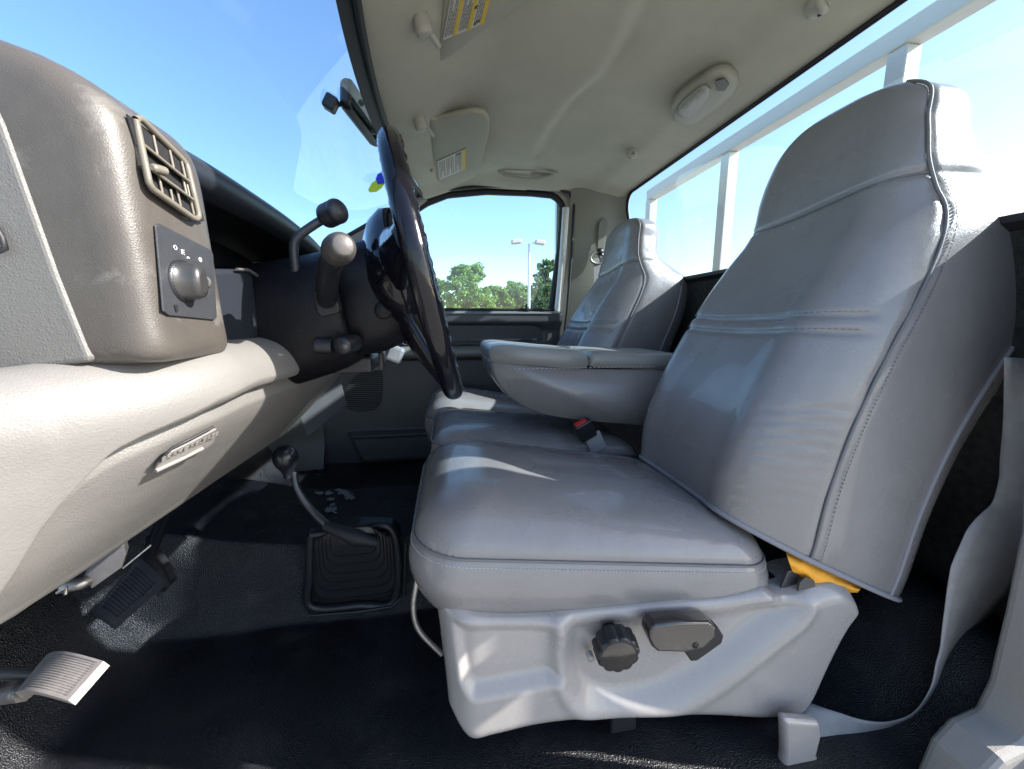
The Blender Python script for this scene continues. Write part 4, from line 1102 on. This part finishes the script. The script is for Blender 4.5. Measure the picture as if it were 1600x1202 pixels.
# accelerator
ap = thing('accelerator_pedal', 'narrow black accelerator pedal right of the brake', 'pedal', (-.55, .85, .15))
cA, cB, cC, cD = U(217, 872, Y=.84), U(252, 930, Y=.80), U(276, 905, Y=.84), U(240, 850, Y=.89)
G, nrm = padsurf(cA, cB, cC, cD, .003, 20, 40, .003, 2, .1)
mb = MB().grid(G); ed = [r[0] for r in G]+G[-1][1:]+[r[-1] for r in G[::-1]][1:]+G[0][::-1][1:]
mb.grid([[e, tuple(Vector(e)-nrm*.012)] for e in ed]); mb.build('pad', RUB, ap)
MB().tube([U(240, 868, Y=.88), U(232, 840, Y=.95)], .006, 8).build('arm', BLK, ap)
br_ = thing('pedal_bracket', 'bare steel bracket showing below the dash edge above the brake pedal', 'bracket', (-.55, .66, .25))
MB().prism([tuple(U(*p, Y=.66)) for p in [(128, 905), (192, 852), (196, 868), (190, 888), (142, 922), (138, 908)]], (0, .01, .01)).build('plate', PEDM, br_, smooth=False, bevel=.002)
MB().tube([U(100, 918, Y=.65), U(128, 912, Y=.65), U(136, 908, Y=.66)], .009, 8).tube([U(90, 926, Y=.62), U(104, 918, Y=.62), U(103, 928, Y=.62)], .003, 6).build('rod', STEEL, br_)
MB().tube([U(192, 888, Y=.78), U(236, 852, Y=.80)], .0016, 6).build('wire', WPAINT, br_)

# floor: dried paint flakes on the tunnel
fk = MB()
def flake(c, r, seed):
    rs = np.random.RandomState(seed); P = []
    for t in np.linspace(0, 2*math.pi, 34)[:-1]:
        k = r*(.35+.75*rs.rand()); x = c[0]+k*1.4*math.cos(t); y = c[1]+k*.8*math.sin(t); P.append((x, y))
    return P
for (cx_, cy_2, r_, sd_) in [(514, 771, 5, 1), (518, 780, 5, 2), (516, 797, 8, 3), (520, 789, 4, 12), (535, 769, 7, 4), (546, 777, 7, 5), (541, 772, 5, 14), (500, 771, 4, 6), (527, 766, 3, 8), (494, 770, 2, 9), (524, 802, 2, 10)]:
    pl = []
    for p in flake((cx_, cy_2), r_, sd_):
        q = U(*p, Z=.08)
        for _ in range(4): q = U(*p, Z=floor_z(q.x, q.y)+.004)
        pl.append(tuple(q))
    fk.prism(pl, (0, 0, .0015))
o = fk.build('peeling_patches', mat('flake_grey', (.16, .18, .20), .7), smooth=False); tag(o, 'scattered grey peeling patches on the floor hump', 'stain', kind='stuff')

# ================================================================== OVERHEAD THINGS
# mirror
mr = thing('rearview_mirror', 'black framed rearview mirror on a ball stalk at the windshield', 'mirror', (-.22, 1.2, 1.2))
mp = [U(*p, Z=1.2) for p in [(538, 132), (600, 215)]]
C1 = U(546, 146, Y=1.10); C2 = U(592, 212, Y=1.34)
axm = (C2-C1).normalized(); upm = (Vector((.10, 0, 1))-axm*Vector((.10, 0, 1)).dot(axm)).normalized(); nm_ = axm.cross(upm)
if nm_.x < 0: nm_ = -nm_
L_ = (C2-C1).length/2+.01; H_ = .034; ce = (C1+C2)/2
rgs = []
for k, d in ((.80, -.026), (.94, -.022), (1.0, -.012), (1.0, 0), (.97, .003)):
    rgs.append([tuple(ce+axm*a_*k+upm*b_*k+nm_*d) for a_, b_ in rrect(0, 0, L_, H_, .018, 8)])
MB().loft(rgs).build('housing', BLK, mr, merge=True, auto=50)
MB().prism([tuple(ce+axm*a_+upm*b_+nm_*.0032) for a_, b_ in rrect(0, 0, L_-.009, H_-.006, .014, 8)], nm_*.001).build('mirror_glass', MIRR, mr, smooth=False)
q = U(517, 162, Y=1.10)
MB().box(q, (.030, .03, .034), Matrix.Rotation(.5, 3, 'Y')).build('mount', BLK, mr, smooth=False, bevel=.006, segs=3)
MB().tube([q, U(532, 163, Y=1.13), U(545, 166, Y=1.18)], [.008, .006, .009], 10).build('stalk', BLK, mr)
MB().box(U(583, 206, Y=1.22), (.012, .012, .012)).build('tilt_tab', BLK, mr, smooth=False, bevel=.002)

def onceil(px, py, d=0):
    q = U(px, py, Z=1.26)
    for _ in range(6): q = U(px, py, Z=ceil_z(q.x, q.y)-d)
    return q
VIS = mat('visor_vinyl', (.40, .385, .30), .75, bumps=(('n', 300, .0006), ('n', 12, .003)), var=.04)
def visor(label, out, dz, pts_label, name='sun_visor'):
    q0 = onceil(*out[0], dz); v = thing(name, label, 'sun visor', tuple(q0), 'sun visors on the headliner')
    P = resample(np.vstack([np.array(out, float), [out[0]]]), 70, True)
    P3 = [onceil(p[0], p[1], dz) for p in P]; zavg = sum(p.z for p in P3)/len(P3)
    P3 = [U(p[0], p[1], Z=zavg) for p in P]
    c = sum(P3, Vector())/len(P3); rings = []
    for k, h in ((.93, .013), (.975, .011), (1.0, .004), (1.0, -.002), (.98, -.006), (.95, -.0075), (.6, -.009), (.2, -.0095)):
        rings.append([tuple(c+(p-c)*k+Vector((0, 0, h))) for p in P3])
    MB().loft(rings).build('panel', VIS, v, merge=True)
    return v, zavg
v1, vz = visor('passenger sun visor folded up with small printed label', [(672, 182), (680, 184), (690, 182), (740, 171), (758, 174), (766, 186), (764, 205), (757, 235), (753, 262), (742, 275), (708, 290), (690, 287), (682, 280), (676, 240), (671, 195)], .02, None)
def plabel(v, quad, z, cols, extra=(), ofs=.011):
    q = [U(*p, Z=z-ofs) for p in quad]
    lb = MB().prism(q, (0, 0, -.0006)).build('warning_label', PAPER, v, smooth=False)
    def at2(s, t): a = q[0].lerp(q[1], s); b = q[3].lerp(q[2], s); return a.lerp(b, t)+Vector((0, 0, -.0009))
    yl = MB(); ink = MB()
    for s0, s1, kind in cols:
        if kind == 'y': yl.prism([at2(s0, 0), at2(s1, 0), at2(s1, 1), at2(s0, 1)], (0, 0, -.0004))
        else:
            n = kind
            for i in range(n):
                s = s0+(s1-s0)*(i+.5)/n; w = (s1-s0)/n*.20
                t1 = .93 if i % 3 != 2 else .6
                # broken into words
                t = .07
                while t < t1:
                    l = .05+.10*random.random(); t2 = min(t1, t+l); ink.prism([at2(s-w, t), at2(s+w, t), at2(s+w, t2), at2(s-w, t2)], (0, 0, -.0003)); t = t2+.018
    for s0, s1, t0, t1 in extra: ink.prism([at2(s0, t0), at2(s1, t0), at2(s1, t1), at2(s0, t1)], (0, 0, -.0005))
    if yl.v: yl.build('yellow_band', YEL, lb, smooth=False)
    ink.build('print', INK, lb, smooth=False)
plabel(v1, [(684, 252), (728, 232), (727, 264), (687, 281)], vz, [(.03, .27, 5), (.30, .58, 5), (.62, .86, 5), (.88, 1.0, 'y')], [(.66, .84, .05, .12)])
PV = OFFW
def pivot(v, p0, p1, p2, r=.010, dz=.0):
    a = onceil(*p0, .012); b = onceil(*p1, .030); c = onceil(*p2, .036)
    d = (b-a).normalized()
    blk = MB().lathe([(.0, -.008), (.013, -.007), (.0165, -.003), (.0175, .006), (.0185, .020), (.0175, .029), (.013, .032), (0, .032)], a+Vector((0, 0, .012)), (.25, .15, -1), 20)
    o = blk.build('pivot_housing', PV, v); MB().tube([a+Vector((.005, .005, -.006)), b, c], [r*.75, r*.6, r*.5], 12).build('pivot_rod', PV, o)
pivot(v1, (655, 192), (666, 198), (677, 212))
MB().lathe([(0, 0), (.007, .002), (.008, .01), (.004, .014)], onceil(675, 270, .02), (0, 0, 1), 14).build('clip', PV, v1)
v2, vz2 = visor('driver sun visor at the top edge with large yellow striped warning label', [(684, 62), (690, 20), (702, -60), (735, -170), (1010, -190), (930, -90), (820, 0), (760, 40), (700, 88), (678, 98), (676, 84)], .018, None)
plabel(v2, [(692, 62), (704, 2), (770, -42), (755, 40)][:0] or [(692, 63), (756, 36), (776, -40), (706, -14)], vz2, [(.02, .27, 6), (.25, .35, 'y'), (.37, .60, 6), (.60, .70, 'y'), (.73, .90, 4), (.90, 1.0, 'y')], [(.74, .80, .05, .12), (.80, .88, .10, .15), (.66, .73, .45, .52)])
pivot(v2, (658, 38), (672, 52), (685, 72), .012)

# dome lamp
dm = thing('dome_lamp', 'oval dome lamp with ribbed lens and brown switch on the headliner', 'dome lamp', (.74, 1.12, 1.25))
zc = onceil(1102, 148).z
Dp = [U(*p, Z=zc-.004) for p in [(1048, 173), (1051, 160), (1063, 145), (1088, 127), (1112, 111), (1136, 106), (1153, 115), (1154, 129), (1142, 145), (1115, 167), (1090, 186), (1070, 190), (1055, 184)]]
Dp = [Vector(p) for p in spline([tuple(p) for p in Dp], 60, True)]; c = sum(Dp, Vector())/60
MB().loft([[tuple(c+(p-c)*k+Vector((0, 0, h))) for p in Dp] for k, h in ((1.02, .008), (1.0, -.006), (.96, -.014), (.88, -.019), (.5, -.021), (.1, -.021))]).build('bezel', mat('dome_bezel', (.34, .325, .26), .45), dm, merge=True)
zl = zc-.0262
lp_ = [U(*p, Z=zl) for p in [(1058, 177), (1062, 163), (1080, 146), (1098, 134), (1110, 138), (1107, 152), (1090, 172), (1072, 183)]]
lp_ = [Vector(p) for p in spline([tuple(p) for p in lp_], 40, True)]; c = sum(lp_, Vector())/40
MB().loft([[tuple(c+(p-c)*k+Vector((0, 0, h))) for p in lp_] for k, h in ((1.0, .002), (.97, -.004), (.8, -.008), (.3, -.009))]).build('lens', LENS, dm, merge=True)
rb = MB()
for t in np.linspace(-.8, .8, 9):
    aa = Vector(U(1066, 172, Z=zl-.0085)); bb = Vector(U(1100, 140, Z=zl-.0085)); pp = aa.lerp(bb, (t+1)/2); qq = Vector((.013, .004, 0))*(1-.5*t*t); rb.tube([pp-qq, pp+qq], .0009, 5)
rb.build('lens_ribs', LENS, dm)
MB().prism([U(*p, Z=zl) for p in [(1118, 124), (1132, 120), (1140, 130), (1133, 140), (1121, 141)]], (0, 0, -.004)).build('switch', mat('switch_brown', (.06, .05, .03), .35), dm, smooth=False, bevel=.002)

def hook(px, py, label):
    q = onceil(px, py, 0); h = thing('coat_hook', label, 'coat hook', tuple(q), 'coat hooks at the rear of the headliner')
    MB().lathe([(.021, .005), (.022, -.005), (.018, -.016), (.010, -.021), (0, -.021)], q, (0, 0, 1), 24).build('base', PV, h)
    MB().tube(spline([tuple(q+Vector(v)) for v in ((.0, -.010, -.010), (-.006, -.022, -.025), (-.018, -.030, -.030), (-.028, -.030, -.018))], 14), [.0085]*8+[.0075]*6, 10).build('prong', PV, h)
    MB().lathe([(0, 0), (.004, 0), (.004, .002)], q+Vector((.004, -.003, -.0225)), (0, 0, 1), 10).build('screw', SEAL, h)
hook(988, 237, 'small plastic coat hook near the far rear corner')
hook(1278, 6, 'small plastic coat hook at the top edge, nearer the driver side')

# passenger grab handle
gh = thing('grab_handle', 'moulded grab handle recessed above the passenger window', 'grab handle', (.37, 1.8, 1.28))
a, b = onceil(783, 268, .004), onceil(862, 272, .004)
P = []
for t in np.linspace(0, 1, 26):
    p = a.lerp(b, t); s = math.sin(math.pi*t)**.5; P.append(p+Vector((0, -.016*s, -.034*s)))
MB().tube(P, [.010-.003*math.sin(math.pi*t) for t in np.linspace(0, 1, 26)], 12).build('grip', PV, gh)
for k, p in enumerate((a, b)): MB().lathe([(.013, .006), (.013, -.006), (.008, -.011), (0, -.011)], p, (0, 0, 1), 18).build('end_cap', PV, gh)
c = (a+b)/2
MB().loft([[tuple(c+Vector((math.cos(t)*.135*k, math.sin(t)*.030*k, h))) for t in np.linspace(0, 2*math.pi, 50)[:-1]] for k, h in ((1.05, .004), (1.0, -.003), (.93, -.003), (.88, .006))], cap=False).build('recess_rim', HEAD, gh)

# sticker on the windshield
stk = thing('windshield_sticker', 'small blue and lime leaf shaped sticker low on the windshield', 'sticker', (-.3, 1.4, 1.05))
def onws(px, py):
    r = (U(px, py, Y=1)-CAM)
    best = None
    for u in np.linspace(0, 1, 160):
        y = .385+u*1.525; q = CAM+r*(y/r.y); vv = np.linspace(0, 1, 60); w_ = np.array([ws(u, v) for v in (0, .25, .5, .75, 1)])
        x_ = float(np.interp(q.z, w_[:, 2], w_[:, 0])); d = abs(q.x-x_)
        if best is None or d < best[0]: best = (d, q)
    return best[1]-r.normalized()*.012
yl_ = [(575, 297), (580, 287), (588, 281), (603, 279), (603, 285), (596, 294), (588, 300), (578, 301)]
bl_ = [(587, 280), (590, 272), (598, 267), (607, 268), (608, 282), (600, 287), (590, 288)]
qa = onws(592, 284); Yq = qa.y
MB().prism([U(*p, Y=Yq) for p in yl_], (.0, .001, 0)).build('lime_leaf', ST_Y, stk, smooth=False)
MB().prism([U(*p, Y=Yq-.002) for p in bl_], (.0, .001, 0)).build('blue_leaf', ST_B, stk, smooth=False)

# ================================================================== OUTSIDE
hr = thing('headache_rack', 'cream painted square tube rack standing behind the rear window', 'rack', (1.15, 1.16, .6))
XR = 1.15
def bar(a, b, w, name='tube'):
    a, b = Vector(a), Vector(b); d = (b-a); L = d.length; rot = d.to_track_quat('Z', 'Y').to_matrix()
    MB().box((a+b)/2, (w, w, L), rot).build(name, WPAINT, hr, smooth=False, bevel=.004)
bar((XR, -.1, 1.352), (XR, 2.16, 1.352), .052, 'top_rail'); bar((XR, .1, .80), (XR, 2.16, .80), .06, 'lower_rail')
bar((XR+.002, 2.15, .83), (XR+.002, 2.15, 1.326), .046, 'post'); bar((XR+.002, 1.53, .83), (XR+.002, 1.53, 1.326), .046, 'post')
bar((XR+.002, .915, .83), (XR+.002, .915, 1.326), .046, 'post'); bar((XR+.002, .25, .83), (XR+.002, .25, 1.326), .046, 'post')
bar((XR+.004, 2.15, .77), (XR+.004, 2.15, .3), .05, 'foot'); bar((XR+.004, .25, .77), (XR+.004, .25, .3), .05, 'foot')

def antenna(px, py0, py1, Y, label):
    a = U(px, py1, Y=Y); b = U(px, py0, Y=Y)
    o = MB().tube([(a.x, a.y, -.95), a.lerp(b, .5), b], [.06, .03, .012], 6).build('radio_mast', STEEL); tag(o, label, 'mast', 'thin masts on the horizon')
antenna(469, 330, 480, 60, 'taller thin mast seen through the windshield'); antenna(522, 366, 480, 60, 'shorter thin mast seen beside the stalk knob'); antenna(1037, 412, 480, 60, 'thin mast seen through the rear window')

def lamp(px, ytop, Y, hw, label, heads=((-1, 0), (1, 0))):
    a = U(px, ytop, Y=Y); s = Y/600.
    r = thing('parking_lamp', label, 'street lamp', (a.x, a.y, -.95), 'parking lot lamps')
    MB().tube([(a.x, a.y, -.95), (a.x, a.y, a.z)], [hw*.2, hw*.17], 12).build('pole', POLE, r)
    for sx, sz in heads:
        MB().box((a.x+sx*hw*.75, a.y+.0, a.z+.02*hw), (hw*1.1, hw*.15, hw*.1)).build('arm', POLE, r, smooth=False)
    for sx, sz in heads:
        MB().box((a.x+sx*hw*(1.75 if sx < 0 else 1.4), a.y-.1*hw, a.z+.1*hw+sz), (hw*1.25, hw*1.1, hw*.50), Matrix.Rotation(R(6*sx), 3, 'Y')).build('lamp_head', LHEAD, r, smooth=False, bevel=.05)
lamp(827, 380, 32, .62, 'tallest double headed parking lot lamp in the passenger window')
lamp(838, 450, 60, .8, 'mid sized parking lot lamp just behind the tallest pole')
lamp(749, 470, 75, .8, 'smallest parking lot lamp in front of the bright trees')

def tree(px, pytop, Y, wpx, label, m, seed, dense=1.0, n=5200):
    rs = np.random.RandomState(seed); top = U(px, pytop, Y=Y); Rw = wpx/600.*Y/2; H = top.z+.95
    base = Vector((top.x, top.y, -.95)); r = thing('tree', label, 'tree', tuple(base), 'trees beyond the parking lot')
    tk = MB(); tk.tube([base, base+Vector((.1, 0, H*.3)), base+Vector((-.1, .1, H*.62)), base+Vector((0, 0, H*.85))], [.28, .22, .14, .05], 10)
    cl_ = []
    for k in range(130):
        ang = rs.rand()*6.28; h = .16+.82*rs.rand(); rad = Rw*math.sqrt(rs.rand())*(1.04-.70*max(0, h-.6)/.4)
        c = base+Vector((math.cos(ang)*rad, math.sin(ang)*rad, H*h)); cl_.append((c, Rw*(.08+.15*rs.rand()**1.5)))
        if k % 6 == 0: tk.tube([base+Vector((0, 0, H*(.2+.4*h))), base.lerp(c, .6)+Vector((0, 0, H*.25*h)), c], [.09, .05, .02], 6)
    tk.build('trunk', TRUNK, r)
    V, Fc = [], []
    for i in range(int(n*1.7)):
        c, rr = cl_[rs.randint(len(cl_))]; d = rs.normal(size=3); d /= np.linalg.norm(d); q = np.array(c)+d*rr*rs.rand()**.6*np.array([1.15, 1.15, .85])
        s = .09+.12*rs.rand(); a_ = rs.normal(size=3); a_ /= np.linalg.norm(a_); b_ = np.cross(a_, rs.normal(size=3)); b_ /= np.linalg.norm(b_)
        k = len(V); V += [tuple(q-a_*s), tuple(q+b_*s*.55), tuple(q+a_*s), tuple(q-b_*s*.55)]; Fc.append((k, k+1, k+2, k+3))
    mesh('crown', V, Fc, m, r, smooth=False)
tree(730, 412, 42, 85, 'tall bright green tree at the left of the passenger window', LEAF1, 11, n=11000)
tree(672, 432, 46, 80, 'bright green tree mostly hidden behind the steering wheel', LEAF1, 12, n=6000)
tree(775, 448, 50, 60, 'low yellow green tree in the middle of the passenger window', LEAF1, 13, n=6000)
tree(802, 452, 52, 42, 'low dark tree left of the tall lamp pole', LEAF2, 14, n=5000)
tree(858, 404, 44, 66, 'tall open dark tree at the right of the passenger window', LEAF2, 15, n=6500)
tree(822, 447, 58, 40, 'small dark tree behind the lamp poles', LEAF2, 16, n=4000)
tree(805, 438, 56, 62, 'mid green tree standing left behind the tall lamp pole', LEAF1, 31, n=5000)
tree(745, 452, 54, 60, 'low bright tree between the tall left tree and the small lamp', LEAF1, 21, n=5000)
tree(790, 456, 60, 50, 'farthest small green tree in the gap of the tree line', LEAF1, 22, n=4000)
tree(845, 440, 50, 50, 'leafy dark tree against the right edge of the passenger window', LEAF2, 23, n=5000)
tree(620, 440, 55, 80, 'green tree beyond the front of the passenger door', LEAF1, 17, n=4000)
